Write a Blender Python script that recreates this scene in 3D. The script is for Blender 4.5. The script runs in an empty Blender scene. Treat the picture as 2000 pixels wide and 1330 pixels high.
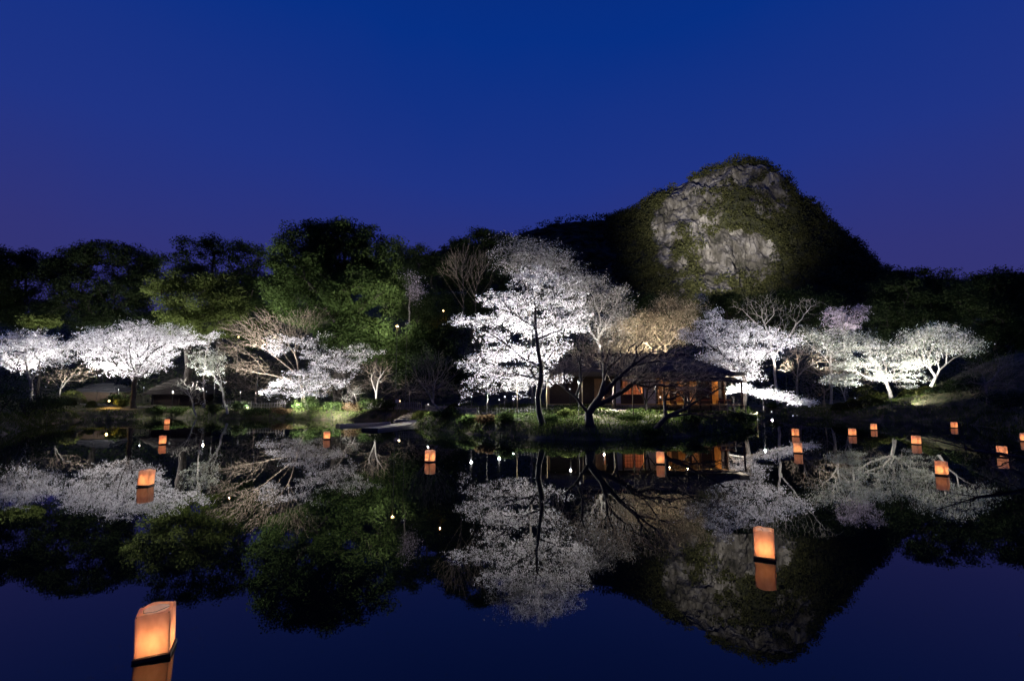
import bpy, math, random
import numpy as np
from mathutils import Vector, Matrix

random.seed(7)
RNG = np.random.default_rng(11)
SC = bpy.context.scene
COL = SC.collection

# ------------------------------------------------------------------ camera
F = 970.0                      # focal length in photo pixels (photo 2000 wide)
PITCH = math.radians(6.0)
CAM_H = 2.7
cam_d = bpy.data.cameras.new('camera')
cam_d.lens = F / 2000 * 36.0
cam_d.sensor_width = 36.0
cam_d.clip_start = 0.1
cam_d.clip_end = 6000
cam = bpy.data.objects.new('camera', cam_d)
COL.objects.link(cam)
cam.location = (0, 0, CAM_H)
cam.rotation_euler = (math.radians(90) + PITCH, 0, 0)
SC.camera = cam

# ------------------------------------------------------------------ dusk sky
world = bpy.data.worlds.new('World')
SC.world = world
world.use_nodes = True
wn = world.node_tree.nodes
wl = world.node_tree.links
wn.clear()
w_out = wn.new('ShaderNodeOutputWorld')
w_bg = wn.new('ShaderNodeBackground')
w_tc = wn.new('ShaderNodeTexCoord')
w_sx = wn.new('ShaderNodeSeparateXYZ')
w_rp = wn.new('ShaderNodeValToRGB')
w_nz = wn.new('ShaderNodeTexNoise')
w_nz.inputs['Scale'].default_value = 1.6
w_nz.inputs['Detail'].default_value = 3
w_mul = wn.new('ShaderNodeMath'); w_mul.operation = 'MULTIPLY_ADD'
w_mul.inputs[1].default_value = 0.20
w_add = wn.new('ShaderNodeMath'); w_add.operation = 'ADD'
wl.new(w_tc.outputs['Generated'], w_sx.inputs[0])
wl.new(w_tc.outputs['Generated'], w_nz.inputs['Vector'])
wl.new(w_nz.outputs['Fac'], w_mul.inputs[0])
w_mul.inputs[2].default_value = -0.10
wl.new(w_sx.outputs['Z'], w_add.inputs[0])
wl.new(w_mul.outputs[0], w_add.inputs[1])
wl.new(w_add.outputs[0], w_rp.inputs['Fac'])
wl.new(w_rp.outputs['Color'], w_bg.inputs['Color'])
wl.new(w_bg.outputs[0], w_out.inputs['Surface'])
el = w_rp.color_ramp.elements
el[0].position = 0.0;  el[0].color = (0.042, 0.035, 0.145, 1)
el[1].position = 1.0;  el[1].color = (0.002, 0.016, 0.150, 1)
for pos, c in ((0.24, (0.030, 0.034, 0.190)), (0.42, (0.014, 0.034, 0.235)), (0.62, (0.002, 0.029, 0.235))):
    e = el.new(pos); e.color = (*c, 1)
w_bg.inputs['Strength'].default_value = 1.0

# ------------------------------------------------------------------ render settings
SC.view_settings.view_transform = 'Standard'
SC.view_settings.look = 'None'
SC.view_settings.exposure = 0.0
SC.view_settings.gamma = 1.0
SC.render.engine = 'CYCLES'
cy = SC.cycles
cy.use_denoising = True
cy.denoiser = 'OPENIMAGEDENOISE'
cy.denoising_input_passes = 'RGB_ALBEDO_NORMAL'
cy.denoising_prefilter = 'ACCURATE'
cy.max_bounces = 5
cy.diffuse_bounces = 2
cy.glossy_bounces = 3
cy.transmission_bounces = 3
cy.transparent_max_bounces = 4
cy.caustics_reflective = False
cy.caustics_refractive = False
cy.sample_clamp_indirect = 4.0
cy.use_light_tree = True


# ------------------------------------------------------------------ projection helpers
def P(px, py, D):
    """world point at depth D (metres along +Y) seen at photo pixel px, py"""
    u = (px - 1000) / F
    w = (665 - py) / F
    dy = math.cos(PITCH) - w * math.sin(PITCH)
    dz = math.sin(PITCH) + w * math.cos(PITCH)
    return np.array([u / dy * D, D, CAM_H + dz / dy * D])


def W(px, py):
    """point on the water plane seen at photo pixel"""
    u = (px - 1000) / F
    w = (665 - py) / F
    dy = math.cos(PITCH) - w * math.sin(PITCH)
    dz = math.sin(PITCH) + w * math.cos(PITCH)
    t = -CAM_H / dz
    return np.array([u * t, dy * t, 0.0])


# ------------------------------------------------------------------ noise
def _hash(ix, iy, iz):
    h = (ix * 374761393 + iy * 668265263 + iz * 2147483647) & 0xFFFFFFFF
    h = ((h ^ (h >> 13)) * 1274126177) & 0xFFFFFFFF
    return ((h ^ (h >> 16)) & 0xFFFF) / 65535.0


def vnoise(p):
    p = np.asarray(p, float)
    i = np.floor(p).astype(np.int64)
    f = p - i
    f = f * f * (3 - 2 * f)
    r = 0
    for dx in (0, 1):
        for dy in (0, 1):
            for dz in (0, 1):
                wgt = (f[..., 0] if dx else 1 - f[..., 0]) * (f[..., 1] if dy else 1 - f[..., 1]) * (f[..., 2] if dz else 1 - f[..., 2])
                r = r + wgt * _hash(i[..., 0] + dx, i[..., 1] + dy, i[..., 2] + dz)
    return r * 2 - 1


def fbm(p, oct=4):
    p = np.asarray(p, float)
    r = 0; a = 1.0
    for k in range(oct):
        r = r + a * vnoise(p + 17.3 * k)
        p = p * 2.03; a *= 0.5
    return r


# ------------------------------------------------------------------ mesh helpers
def tag(o, label=None, cat=None, group=None, kind=None):
    if label: o['label'] = label
    if cat: o['category'] = cat
    if group: o['group'] = group
    if kind: o['kind'] = kind
    return o


def empty(name, loc, label, cat, group=None, rz=0.0):
    o = bpy.data.objects.new(name, None)
    o.empty_display_size = 0.3
    o.location = tuple(float(c) for c in loc)
    o.rotation_euler = (0, 0, rz)
    COL.objects.link(o)
    return tag(o, label, cat, group)


def link(name, me, mat, parent=None, loc=None):
    o = bpy.data.objects.new(name, me)
    COL.objects.link(o)
    if mat is not None and len(me.materials) == 0:
        me.materials.append(mat)
    if parent is not None: o.parent = parent
    if loc is not None: o.location = tuple(float(c) for c in loc)
    return o


def np_mesh(name, verts, faces, smooth=False):
    """faces: (n,k) int array of constant k"""
    verts = np.ascontiguousarray(verts, np.float32)
    faces = np.ascontiguousarray(faces, np.int32)
    me = bpy.data.meshes.new(name)
    n, k = faces.shape
    me.vertices.add(len(verts)); me.vertices.foreach_set('co', verts.ravel())
    me.loops.add(n * k); me.loops.foreach_set('vertex_index', faces.ravel())
    me.polygons.add(n)
    me.polygons.foreach_set('loop_start', np.arange(0, n * k, k, dtype=np.int32))
    me.polygons.foreach_set('use_smooth', np.full(n, smooth, dtype=bool))
    me.update(calc_edges=True)
    return me


class MB:
    """collects primitive pieces into one mesh"""
    def __init__(s): s.v = []; s.f = []
    def add(s, v, f):
        b = len(s.v); s.v += [tuple(map(float, p)) for p in v]; s.f += [tuple(i + b for i in q) for q in f]
        return s
    def box(s, c, size, rz=0.0, taper=1.0, tilt=None):
        x, y, z = (d / 2 for d in size)
        m = Matrix.Rotation(rz, 3, 'Z')
        if tilt is not None: m = m @ Matrix.Rotation(tilt[0], 3, 'X') @ Matrix.Rotation(tilt[1], 3, 'Y')
        pts = []
        for sz in (-1, 1):
            k = taper if sz > 0 else 1
            for sx, sy in ((-1, -1), (1, -1), (1, 1), (-1, 1)):
                pts.append(Vector(c) + m @ Vector((sx * x * k, sy * y * k, sz * z)))
        return s.add(pts, [(3, 2, 1, 0), (4, 5, 6, 7), (0, 1, 5, 4), (1, 2, 6, 5), (2, 3, 7, 6), (3, 0, 4, 7)])
    def tube(s, pts, rad, k=8, cap=True):
        pts = [Vector(p) for p in pts]
        if not hasattr(rad, '__len__'): rad = [rad] * len(pts)
        v = []; f = []
        for i, p in enumerate(pts):
            d = (pts[min(i + 1, len(pts) - 1)] - pts[max(i - 1, 0)]).normalized()
            a = d.cross(Vector((0.31, 0.17, 0.93)))
            if a.length < 1e-3: a = d.cross(Vector((1, 0, 0)))
            a.normalize(); b = d.cross(a)
            for j in range(k):
                t = 2 * math.pi * j / k
                v.append(p + (a * math.cos(t) + b * math.sin(t)) * rad[i])
        for i in range(len(pts) - 1):
            for j in range(k):
                f.append((i * k + j, i * k + (j + 1) % k, (i + 1) * k + (j + 1) % k, (i + 1) * k + j))
        if cap:
            f.append(tuple(range(k - 1, -1, -1))); f.append(tuple((len(pts) - 1) * k + j for j in range(k)))
        return s.add(v, f)
    def lathe(s, prof, c=(0, 0, 0), k=16):
        v = []; f = []
        for r, z in prof:
            for j in range(k):
                t = 2 * math.pi * j / k
                v.append((c[0] + r * math.cos(t), c[1] + r * math.sin(t), c[2] + z))
        for i in range(len(prof) - 1):
            for j in range(k):
                f.append((i * k + j, i * k + (j + 1) % k, (i + 1) * k + (j + 1) % k, (i + 1) * k + j))
        return s.add(v, f)
    def mesh(s, name, smooth=False):
        me = bpy.data.meshes.new(name); me.from_pydata(s.v, [], s.f); me.update()
        if smooth:
            me.polygons.foreach_set('use_smooth', np.ones(len(me.polygons), dtype=bool))
        return me
    def build(s, name, mat, parent=None, loc=None, smooth=False):
        return link(name, s.mesh(name, smooth), mat, parent, loc)


# ------------------------------------------------------------------ materials
def new_mat(name):
    m = bpy.data.materials.new(name); m.use_nodes = True
    nt = m.node_tree; nt.nodes.clear()
    out = nt.nodes.new('ShaderNodeOutputMaterial')
    return m, nt, out


def mat_noise(name, c1, c2, rough=0.85, scale=6.0, bump=0.3, detail=5, stretch=(1, 1, 1), spec=0.3, c3=None):
    m, nt, out = new_mat(name)
    N = nt.nodes; L = nt.links
    b = N.new('ShaderNodeBsdfPrincipled')
    tc = N.new('ShaderNodeTexCoord'); mp = N.new('ShaderNodeMapping')
    mp.inputs['Scale'].default_value = stretch
    nz = N.new('ShaderNodeTexNoise'); nz.inputs['Scale'].default_value = scale; nz.inputs['Detail'].default_value = detail
    rp = N.new('ShaderNodeValToRGB')
    rp.color_ramp.elements[0].position = 0.3; rp.color_ramp.elements[0].color = (*c1, 1)
    rp.color_ramp.elements[1].position = 0.7; rp.color_ramp.elements[1].color = (*c2, 1)
    if c3: e = rp.color_ramp.elements.new(0.52); e.color = (*c3, 1)
    L.new(tc.outputs['Object'], mp.inputs[0]); L.new(mp.outputs[0], nz.inputs['Vector'])
    L.new(nz.outputs['Fac'], rp.inputs[0]); L.new(rp.outputs[0], b.inputs['Base Color'])
    b.inputs['Roughness'].default_value = rough
    b.inputs['Specular IOR Level'].default_value = spec
    if bump:
        bp = N.new('ShaderNodeBump'); bp.inputs['Strength'].default_value = bump; bp.inputs['Distance'].default_value = 0.05
        L.new(nz.outputs['Fac'], bp.inputs['Height']); L.new(bp.outputs[0], b.inputs['Normal'])
    L.new(b.outputs[0], out.inputs[0])
    return m


def mat_leaf(name, c1, c2, trans=0.4, rough=0.6):
    """leaf / petal: each small face takes its own tint; partly translucent"""
    m, nt, out = new_mat(name)
    N = nt.nodes; L = nt.links
    g = N.new('ShaderNodeNewGeometry')
    rp = N.new('ShaderNodeValToRGB')
    rp.color_ramp.elements[0].color = (*c1, 1); rp.color_ramp.elements[1].color = (*c2, 1)
    L.new(g.outputs['Random Per Island'], rp.inputs[0])
    d = N.new('ShaderNodeBsdfDiffuse'); t = N.new('ShaderNodeBsdfTranslucent')
    L.new(rp.outputs[0], d.inputs['Color']); L.new(rp.outputs[0], t.inputs['Color'])
    mx = N.new('ShaderNodeMixShader'); mx.inputs[0].default_value = trans
    L.new(d.outputs[0], mx.inputs[1]); L.new(t.outputs[0], mx.inputs[2])
    L.new(mx.outputs[0], out.inputs[0])
    return m


def mat_emit(name, c, s):
    m, nt, out = new_mat(name)
    e = nt.nodes.new('ShaderNodeEmission'); e.inputs[0].default_value = (*c, 1); e.inputs[1].default_value = s
    nt.links.new(e.outputs[0], out.inputs[0])
    return m


def mat_paper(name, c, trans=0.75):
    m, nt, out = new_mat(name)
    N = nt.nodes; L = nt.links
    tc = N.new('ShaderNodeTexCoord')
    nz = N.new('ShaderNodeTexNoise'); nz.inputs['Scale'].default_value = 14; nz.inputs['Detail'].default_value = 4
    mp = N.new('ShaderNodeMapping'); mp.inputs['Scale'].default_value = (1, 1, 0.5)
    rp = N.new('ShaderNodeValToRGB')
    rp.color_ramp.elements[0].position = 0.3; rp.color_ramp.elements[0].color = (c[0] * 0.82, c[1] * 0.76, c[2] * 0.7, 1)
    rp.color_ramp.elements[1].position = 0.65; rp.color_ramp.elements[1].color = (*c, 1)
    L.new(tc.outputs['Object'], mp.inputs[0]); L.new(mp.outputs[0], nz.inputs['Vector']); L.new(nz.outputs['Fac'], rp.inputs[0])
    d = N.new('ShaderNodeBsdfDiffuse'); t = N.new('ShaderNodeBsdfTranslucent')
    L.new(rp.outputs[0], d.inputs['Color']); L.new(rp.outputs[0], t.inputs['Color'])
    mx = N.new('ShaderNodeMixShader'); mx.inputs[0].default_value = trans
    L.new(d.outputs[0], mx.inputs[1]); L.new(t.outputs[0], mx.inputs[2]); L.new(mx.outputs[0], out.inputs[0])
    return m


def mat_water():
    m, nt, out = new_mat('pond_water')
    N = nt.nodes; L = nt.links
    b = N.new('ShaderNodeBsdfPrincipled')
    b.inputs['Base Color'].default_value = (0.004, 0.006, 0.005, 1)
    b.inputs['Roughness'].default_value = 0.008
    b.inputs['IOR'].default_value = 1.62
    tc = N.new('ShaderNodeTexCoord')
    n1 = N.new('ShaderNodeTexNoise'); n1.inputs['Scale'].default_value = 1.4; n1.inputs['Detail'].default_value = 3
    n2 = N.new('ShaderNodeTexNoise'); n2.inputs['Scale'].default_value = 0.12; n2.inputs['Detail'].default_value = 2
    ml = N.new('ShaderNodeMath'); ml.operation = 'MULTIPLY'
    bp = N.new('ShaderNodeBump'); bp.inputs['Strength'].default_value = 0.05; bp.inputs['Distance'].default_value = 0.035
    L.new(tc.outputs['Object'], n1.inputs['Vector']); L.new(tc.outputs['Object'], n2.inputs['Vector'])
    L.new(n1.outputs['Fac'], ml.inputs[0]); L.new(n2.outputs['Fac'], ml.inputs[1])
    L.new(ml.outputs[0], bp.inputs['Height']); L.new(bp.outputs[0], b.inputs['Normal'])
    L.new(b.outputs[0], out.inputs[0])
    return m


def mat_rock():
    m, nt, out = new_mat('cliff_rock')
    N = nt.nodes; L = nt.links
    b = N.new('ShaderNodeBsdfPrincipled'); b.inputs['Roughness'].default_value = 0.95; b.inputs['Specular IOR Level'].default_value = 0.1
    tc = N.new('ShaderNodeTexCoord'); mp = N.new('ShaderNodeMapping'); mp.inputs['Scale'].default_value = (1, 1, 0.35)
    n1 = N.new('ShaderNodeTexNoise'); n1.inputs['Scale'].default_value = 0.11; n1.inputs['Detail'].default_value = 9; n1.inputs['Roughness'].default_value = 0.68
    v1 = N.new('ShaderNodeTexVoronoi'); v1.inputs['Scale'].default_value = 0.075; v1.feature = 'DISTANCE_TO_EDGE'
    rp = N.new('ShaderNodeValToRGB')
    rp.color_ramp.elements[0].position = 0.34; rp.color_ramp.elements[0].color = (0.035, 0.036, 0.026, 1)
    rp.color_ramp.elements[1].position = 0.70; rp.color_ramp.elements[1].color = (0.40, 0.375, 0.35, 1)
    e = rp.color_ramp.elements.new(0.47); e.color = (0.11, 0.10, 0.088, 1)
    e = rp.color_ramp.elements.new(0.56); e.color = (0.24, 0.222, 0.205, 1)
    L.new(tc.outputs['Object'], mp.inputs[0]); L.new(mp.outputs[0], n1.inputs['Vector']); L.new(mp.outputs[0], v1.inputs['Vector'])
    L.new(n1.outputs['Fac'], rp.inputs[0]); L.new(rp.outputs[0], b.inputs['Base Color'])
    bp = N.new('ShaderNodeBump'); bp.inputs['Strength'].default_value = 1.0; bp.inputs['Distance'].default_value = 3.5
    L.new(n1.outputs['Fac'], bp.inputs['Height']); L.new(bp.outputs[0], b.inputs['Normal'])
    L.new(b.outputs[0], out.inputs[0])
    return m


M = {}
M['water'] = mat_water()
M['rock'] = mat_rock()
M['soil'] = mat_noise('soil', (0.045, 0.048, 0.022), (0.150, 0.118, 0.076), 0.95, 1.6, 0.8, 8, c3=(0.080, 0.072, 0.036))
M['bark_dark'] = mat_noise('dark_bark', (0.018, 0.015, 0.012), (0.060, 0.050, 0.042), 0.9, 9, 0.6, 5, (1, 1, 0.4))
M['bark_grey'] = mat_noise('grey_bark', (0.10, 0.09, 0.075), (0.26, 0.235, 0.20), 0.9, 9, 0.6, 5, (1, 1, 0.4))
M['bark_pale'] = mat_noise('pale_bark', (0.22, 0.20, 0.17), (0.45, 0.42, 0.36), 0.9, 9, 0.6, 5, (1, 1, 0.4))
M['forest_floor'] = mat_noise('forest_floor', (0.020, 0.023, 0.012), (0.050, 0.050, 0.026), 0.95, 0.2, 0.0)
M['twig'] = mat_noise('twig_bark', (0.16, 0.12, 0.085), (0.32, 0.26, 0.19), 0.9, 5, 0.0)
M['twig_dark'] = mat_noise('dark_twig_bark', (0.030, 0.024, 0.019), (0.085, 0.068, 0.052), 0.9, 5, 0.0)
M['twig_warm'] = mat_noise('warm_twig_bark', (0.20, 0.155, 0.10), (0.38, 0.31, 0.22), 0.9, 5, 0.0)
M['petal'] = mat_leaf('white_petal', (0.73, 0.70, 0.71), (0.91, 0.88, 0.89), 0.5)
M['petal_pink'] = mat_leaf('pink_petal', (0.62, 0.50, 0.58), (0.84, 0.74, 0.80), 0.5)
M['petal_green'] = mat_leaf('greenish_petal', (0.46, 0.50, 0.32), (0.90, 0.90, 0.86), 0.5)
M['petal_dim'] = mat_leaf('budding_petal', (0.26, 0.25, 0.22), (0.62, 0.58, 0.56), 0.4)
M['bud_warm'] = mat_leaf('tan_bud', (0.16, 0.125, 0.08), (0.42, 0.36, 0.26), 0.4)
M['leaf_dark'] = mat_leaf('dark_leaf', (0.020, 0.030, 0.014), (0.055, 0.078, 0.030), 0.3)
M['leaf_mid'] = mat_leaf('mid_leaf', (0.024, 0.040, 0.012), (0.066, 0.098, 0.030), 0.35)
M['leaf_bright'] = mat_leaf('yellow_green_leaf', (0.050, 0.070, 0.018), (0.115, 0.140, 0.042), 0.4)
M['leaf_moss'] = mat_leaf('clipped_azalea_leaf', (0.030, 0.038, 0.010), (0.070, 0.076, 0.022), 0.3)
M['grass'] = mat_leaf('grass_blade', (0.045, 0.070, 0.016), (0.120, 0.150, 0.042), 0.4)
M['leaf_dry'] = mat_leaf('dry_leaf', (0.060, 0.038, 0.020), (0.140, 0.095, 0.050), 0.3)
M['leaf_hill'] = mat_leaf('far_leaf', (0.040, 0.046, 0.020), (0.130, 0.130, 0.055), 0.3)
M['paper'] = mat_paper('lantern_paper', (0.90, 0.66, 0.50))
M['shoji'] = mat_paper('window_paper', (0.92, 0.72, 0.56), 0.6)
M['float'] = mat_noise('float_board', (0.015, 0.011, 0.008), (0.035, 0.026, 0.018), 0.8, 12, 0.2)
M['wax'] = mat_noise('candle_wax', (0.75, 0.70, 0.60), (0.80, 0.76, 0.68), 0.5, 8, 0.0)
M['flame'] = mat_emit('flame', (1.0, 0.55, 0.18), 40)
M['lens_white'] = mat_emit('lamp_lens_white', (0.90, 0.94, 1.0), 2.2)
M['lens_warm'] = mat_emit('lamp_lens_warm', (1.0, 0.60, 0.22), 9)
M['metal_dark'] = mat_noise('dark_metal', (0.018, 0.018, 0.018), (0.035, 0.034, 0.032), 0.5, 20, 0.0, spec=0.5)
M['wood_dark'] = mat_noise('dark_timber', (0.030, 0.020, 0.013), (0.075, 0.050, 0.032), 0.75, 4, 0.3, 5, (1, 1, 6))
M['wood_grey'] = mat_noise('weathered_timber', (0.11, 0.10, 0.085), (0.27, 0.245, 0.21), 0.85, 3, 0.3, 5, (6, 1, 6))
M['wood_amber'] = mat_noise('amber_timber', (0.28, 0.15, 0.06), (0.46, 0.27, 0.12), 0.6, 3, 0.2, 5, (6, 1, 1))
M['boat_wood'] = mat_noise('pale_boat_timber', (0.22, 0.20, 0.17), (0.42, 0.385, 0.33), 0.8, 3, 0.3, 5, (6, 1, 6))
M['bamboo'] = mat_noise('bamboo', (0.32, 0.25, 0.12), (0.52, 0.43, 0.24), 0.55, 5, 0.1, 4, (1, 1, 4))
M['plaster'] = mat_noise('white_plaster', (0.40, 0.39, 0.38), (0.56, 0.55, 0.53), 0.9, 3, 0.1)
M['thatch'] = mat_noise('thatch', (0.050, 0.042, 0.032), (0.150, 0.125, 0.095), 0.95, 5, 0.7, 6, (8, 1, 1))
M['thatch_old'] = mat_noise('old_thatch', (0.016, 0.014, 0.012), (0.050, 0.043, 0.036), 0.95, 5, 0.7, 6, (8, 1, 1))
M['tile'] = mat_noise('roof_tile', (0.012, 0.012, 0.014), (0.030, 0.030, 0.033), 0.8, 4, 0.2)
M['stone'] = mat_noise('step_stone', (0.13, 0.12, 0.105), (0.29, 0.27, 0.24), 0.9, 6, 0.5, 6)
M['gravel'] = mat_noise('path_gravel', (0.14, 0.12, 0.09), (0.28, 0.25, 0.20), 0.95, 12, 0.5, 6)
M['tatami'] = mat_noise('straw_mat', (0.34, 0.27, 0.12), (0.46, 0.37, 0.18), 0.8, 9, 0.1)
M['cloth_red'] = mat_noise('red_felt', (0.30, 0.03, 0.02), (0.42, 0.05, 0.035), 0.95, 9, 0.1)
M['sign_face'] = mat_noise('pale_sign_face', (0.45, 0.36, 0.26), (0.60, 0.50, 0.38), 0.7, 6, 0.1)
M['blue_sheet'] = mat_noise('blue_sheet', (0.02, 0.03, 0.22), (0.03, 0.05, 0.34), 0.5, 5, 0.2)

# ------------------------------------------------------------------ terrain
SHORE_PX = [(-60, 862), (0, 850), (60, 838), (110, 826), (170, 820), (260, 819), (330, 816), (420, 818), (520, 817), (600, 819), (680, 820), (745, 822),
            (790, 822), (812, 832), (850, 838), (905, 846), (960, 852), (1020, 855), (1090, 859), (1160, 860), (1230, 858),
            (1300, 855), (1360, 851), (1410, 846), (1450, 839), (1476, 829), (1480, 820), (1470, 814), (1500, 811), (1560, 814), (1640, 819), (1720, 822),
            (1780, 823), (1850, 826), (1920, 833), (2000, 845), (2080, 860)]
pond = [W(x, y)[:2] for x, y in SHORE_PX]
pond = np.array([tuple(p) for p in pond] + [(27.6, 26), (19, 16.4), (12.5, 8), (7, 3.4), (0, 2.4), (-8, 3.0), (-15, 6), (-24, 14), (-30, 24)])


def pond_sd(x, y):
    """signed distance to the pond edge, positive on land"""
    p = np.stack([x, y], -1)
    d = np.full(x.shape, 1e9); inside = np.zeros(x.shape, bool)
    n = len(pond)
    for i in range(n):
        a = pond[i]; b = pond[(i + 1) % n]; e = b - a
        w_ = p - a
        t = np.clip((w_ @ e) / (e @ e), 0, 1)
        q = w_ - t[..., None] * e
        d = np.minimum(d, np.hypot(q[..., 0], q[..., 1]))
        c = ((a[1] <= y) & (b[1] > y)) | ((b[1] <= y) & (a[1] > y))
        with np.errstate(divide='ignore', invalid='ignore'):
            xi = a[0] + (y - a[1]) / (b[1] - a[1] if abs(b[1] - a[1]) > 1e-9 else 1e-9) * e[0]
        inside ^= c & (x < xi)
    return np.where(inside, -d, d)


HPX = [-600, 300, 600, 900, 1000, 1250, 1500, 1700, 1900, 2600]
HD0 = [60, 60, 59, 57, 54, 56, 62, 62, 56, 52]
HS = [0.45, 0.45, 0.62, 0.65, 0.55, 0.36, 0.22, 0.22, 0.40, 0.45]


def sstep(a, b, t):
    t = np.clip((t - a) / (b - a), 0, 1); return t * t * (3 - 2 * t)


def ground_z(x, y):
    x = np.asarray(x, float); y = np.asarray(y, float)
    d = pond_sd(x, y)
    d = d + 0.35 * vnoise(np.stack([x * 0.7, y * 0.7, x * 0], -1))
    z = np.where(d < 0, np.maximum(d * 0.8, -1.2), 0.95 * sstep(0, 1.5, d) + 0.45 * sstep(1.5, 9, d) + 0.4 * sstep(8, 16, d))
    far = sstep(20, 36, y)
    z = np.where(d > 0, z * (0.25 + 0.75 * far), z)
    px = 1000 + F * x / np.maximum(y, 18)
    t = np.maximum(y - np.interp(px, HPX, HD0), 0)
    s = np.interp(px, HPX, HS)
    t = t * t / (t + 4)
    z = z + np.where(d > 0, 42 * (1 - np.exp(-s * t / 42)), 0)
    mound = 5.0 * np.exp(-(((x - 47) / 8.5) ** 2 + ((y - 45) / 7.0) ** 2))
    lmound = 2.2 * np.exp(-(((x + 41) / 5) ** 2 + ((y - 36) / 6) ** 2))
    z = z + np.where(d > 0, (mound + lmound) * sstep(0, 6, d), 0)
    z = z + np.where(d > 0.3, 0.10 * vnoise(np.stack([x * 0.5, y * 0.5, x * 0 + 3], -1)) + 0.04 * vnoise(np.stack([x * 1.7, y * 1.7, x * 0 + 5], -1)), 0)
    fade = sstep(180, 800, np.hypot(x, y))
    return z * (1 - fade) + 2.0 * fade


def gz(x, y):
    return float(ground_z(np.array([x]), np.array([y]))[0])


def warp(lo, hi, step, far):
    a = list(np.arange(lo, hi + 1e-6, step)); s = step
    while a[-1] < far: s *= 1.25; a.append(a[-1] + s)
    s = step
    while a[0] > -far: s *= 1.25; a.insert(0, a[0] - s)
    return np.array(a)


gx = warp(-64, 66, 0.7, 3500); gy = warp(-4, 72, 0.6, 3500)
GX, GY = np.meshgrid(gx, gy)
GZ = ground_z(GX.ravel(), GY.ravel())
nx, ny = len(gx), len(gy)
ii = np.arange(nx * ny).reshape(ny, nx)
quads = np.stack([ii[:-1, :-1].ravel(), ii[:-1, 1:].ravel(), ii[1:, 1:].ravel(), ii[1:, :-1].ravel()], -1)
g = link('ground', np_mesh('ground', np.stack([GX.ravel(), GY.ravel(), GZ], -1), quads, True), M['soil'])
tag(g, kind='structure')

wv = np.array([(-64, 0, 0), (64, 0, 0), (64, 60, 0), (-64, 60, 0)])
wo = link('pond_water', np_mesh('pond_water', wv, np.array([[0, 1, 2, 3]])), M['water'])
tag(wo, kind='structure')


# ------------------------------------------------------------------ foliage builders
def cards(centers, size, rng, up=0.0, aspect=0.62, jitter=0.35):
    """diamond shaped leaves at centers; up>0 flattens them towards horizontal"""
    n = len(centers)
    nrm = rng.normal(size=(n, 3)); nrm[:, 2] += np.sign(nrm[:, 2]) * up
    nrm /= np.linalg.norm(nrm, axis=1)[:, None] + 1e-9
    t = rng.normal(size=(n, 3)); t -= (t * nrm).sum(1)[:, None] * nrm
    t /= np.linalg.norm(t, axis=1)[:, None] + 1e-9
    b = np.cross(nrm, t)
    s = (size * (1 + jitter * rng.uniform(-1, 1, n)))[:, None] * 0.5
    bend = nrm * s * rng.uniform(-0.35, 0.35, n)[:, None]
    v = np.stack([centers - t * s, centers - b * s * aspect + bend, centers + t * s, centers + b * s * aspect + bend], 1).reshape(-1, 3)
    return v, np.arange(4 * n).reshape(n, 4)


def blades(centers, h, w, rng, lean=0.35):
    n = len(centers)
    a = rng.uniform(0, 2 * np.pi, n)
    s = np.stack([np.cos(a), np.sin(a), a * 0], -1) * w * 0.5
    hh = h * rng.uniform(0.5, 1.2, n)
    tip = centers + np.stack([rng.normal(0, lean, n) * hh, rng.normal(0, lean, n) * hh, hh], -1)
    v = np.stack([centers - s, centers + s, tip], 1).reshape(-1, 3)
    return v, np.arange(3 * n).reshape(n, 3)


def grow(limbs, pts, bf=0.45):
    """limbs: list of polylines (np arrays) the first of which is the trunk; then a balanced
    spanning tree joins every attractor point. returns positions, parents"""
    pos = []; par = []; plen = []
    for li, poly in enumerate(limbs):
        prev = -1
        for k, q in enumerate(poly):
            if k == 0 and li > 0:
                d = [np.linalg.norm(np.array(pp) - q) for pp in pos]
                prev = int(np.argmin(d)); continue
            pos.append(q); par.append(prev)
            plen.append(0 if prev < 0 else plen[prev] + np.linalg.norm(q - pos[prev]))
            prev = len(pos) - 1
    n0 = len(pos); n = len(pts)
    allp = np.vstack([np.array(pos), pts]) if n else np.array(pos)
    parent = np.full(n0 + n, -1, int); parent[:n0] = par
    pl = np.zeros(n0 + n); pl[:n0] = plen
    if n:
        first = 2 if n0 > 3 else n0 - 1
        cost = np.full(n, 1e18); src = np.zeros(n, int)
        for i in range(first, n0):
            c = np.linalg.norm(pts - allp[i], axis=1) + bf * pl[i]
            u = c < cost; cost[u] = c[u]; src[u] = i
        done = np.zeros(n, bool)
        for _ in range(n):
            i = int(np.argmin(cost))
            gi = n0 + i
            parent[gi] = src[i]
            pl[gi] = pl[src[i]] + np.linalg.norm(pts[i] - allp[src[i]])
            done[i] = True; cost[i] = 1e18
            c = np.linalg.norm(pts - pts[i], axis=1) + bf * pl[gi]
            u = (c < cost) & ~done
            cost[u] = c[u]; src[u] = gi
    return allp, parent, pl


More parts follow.
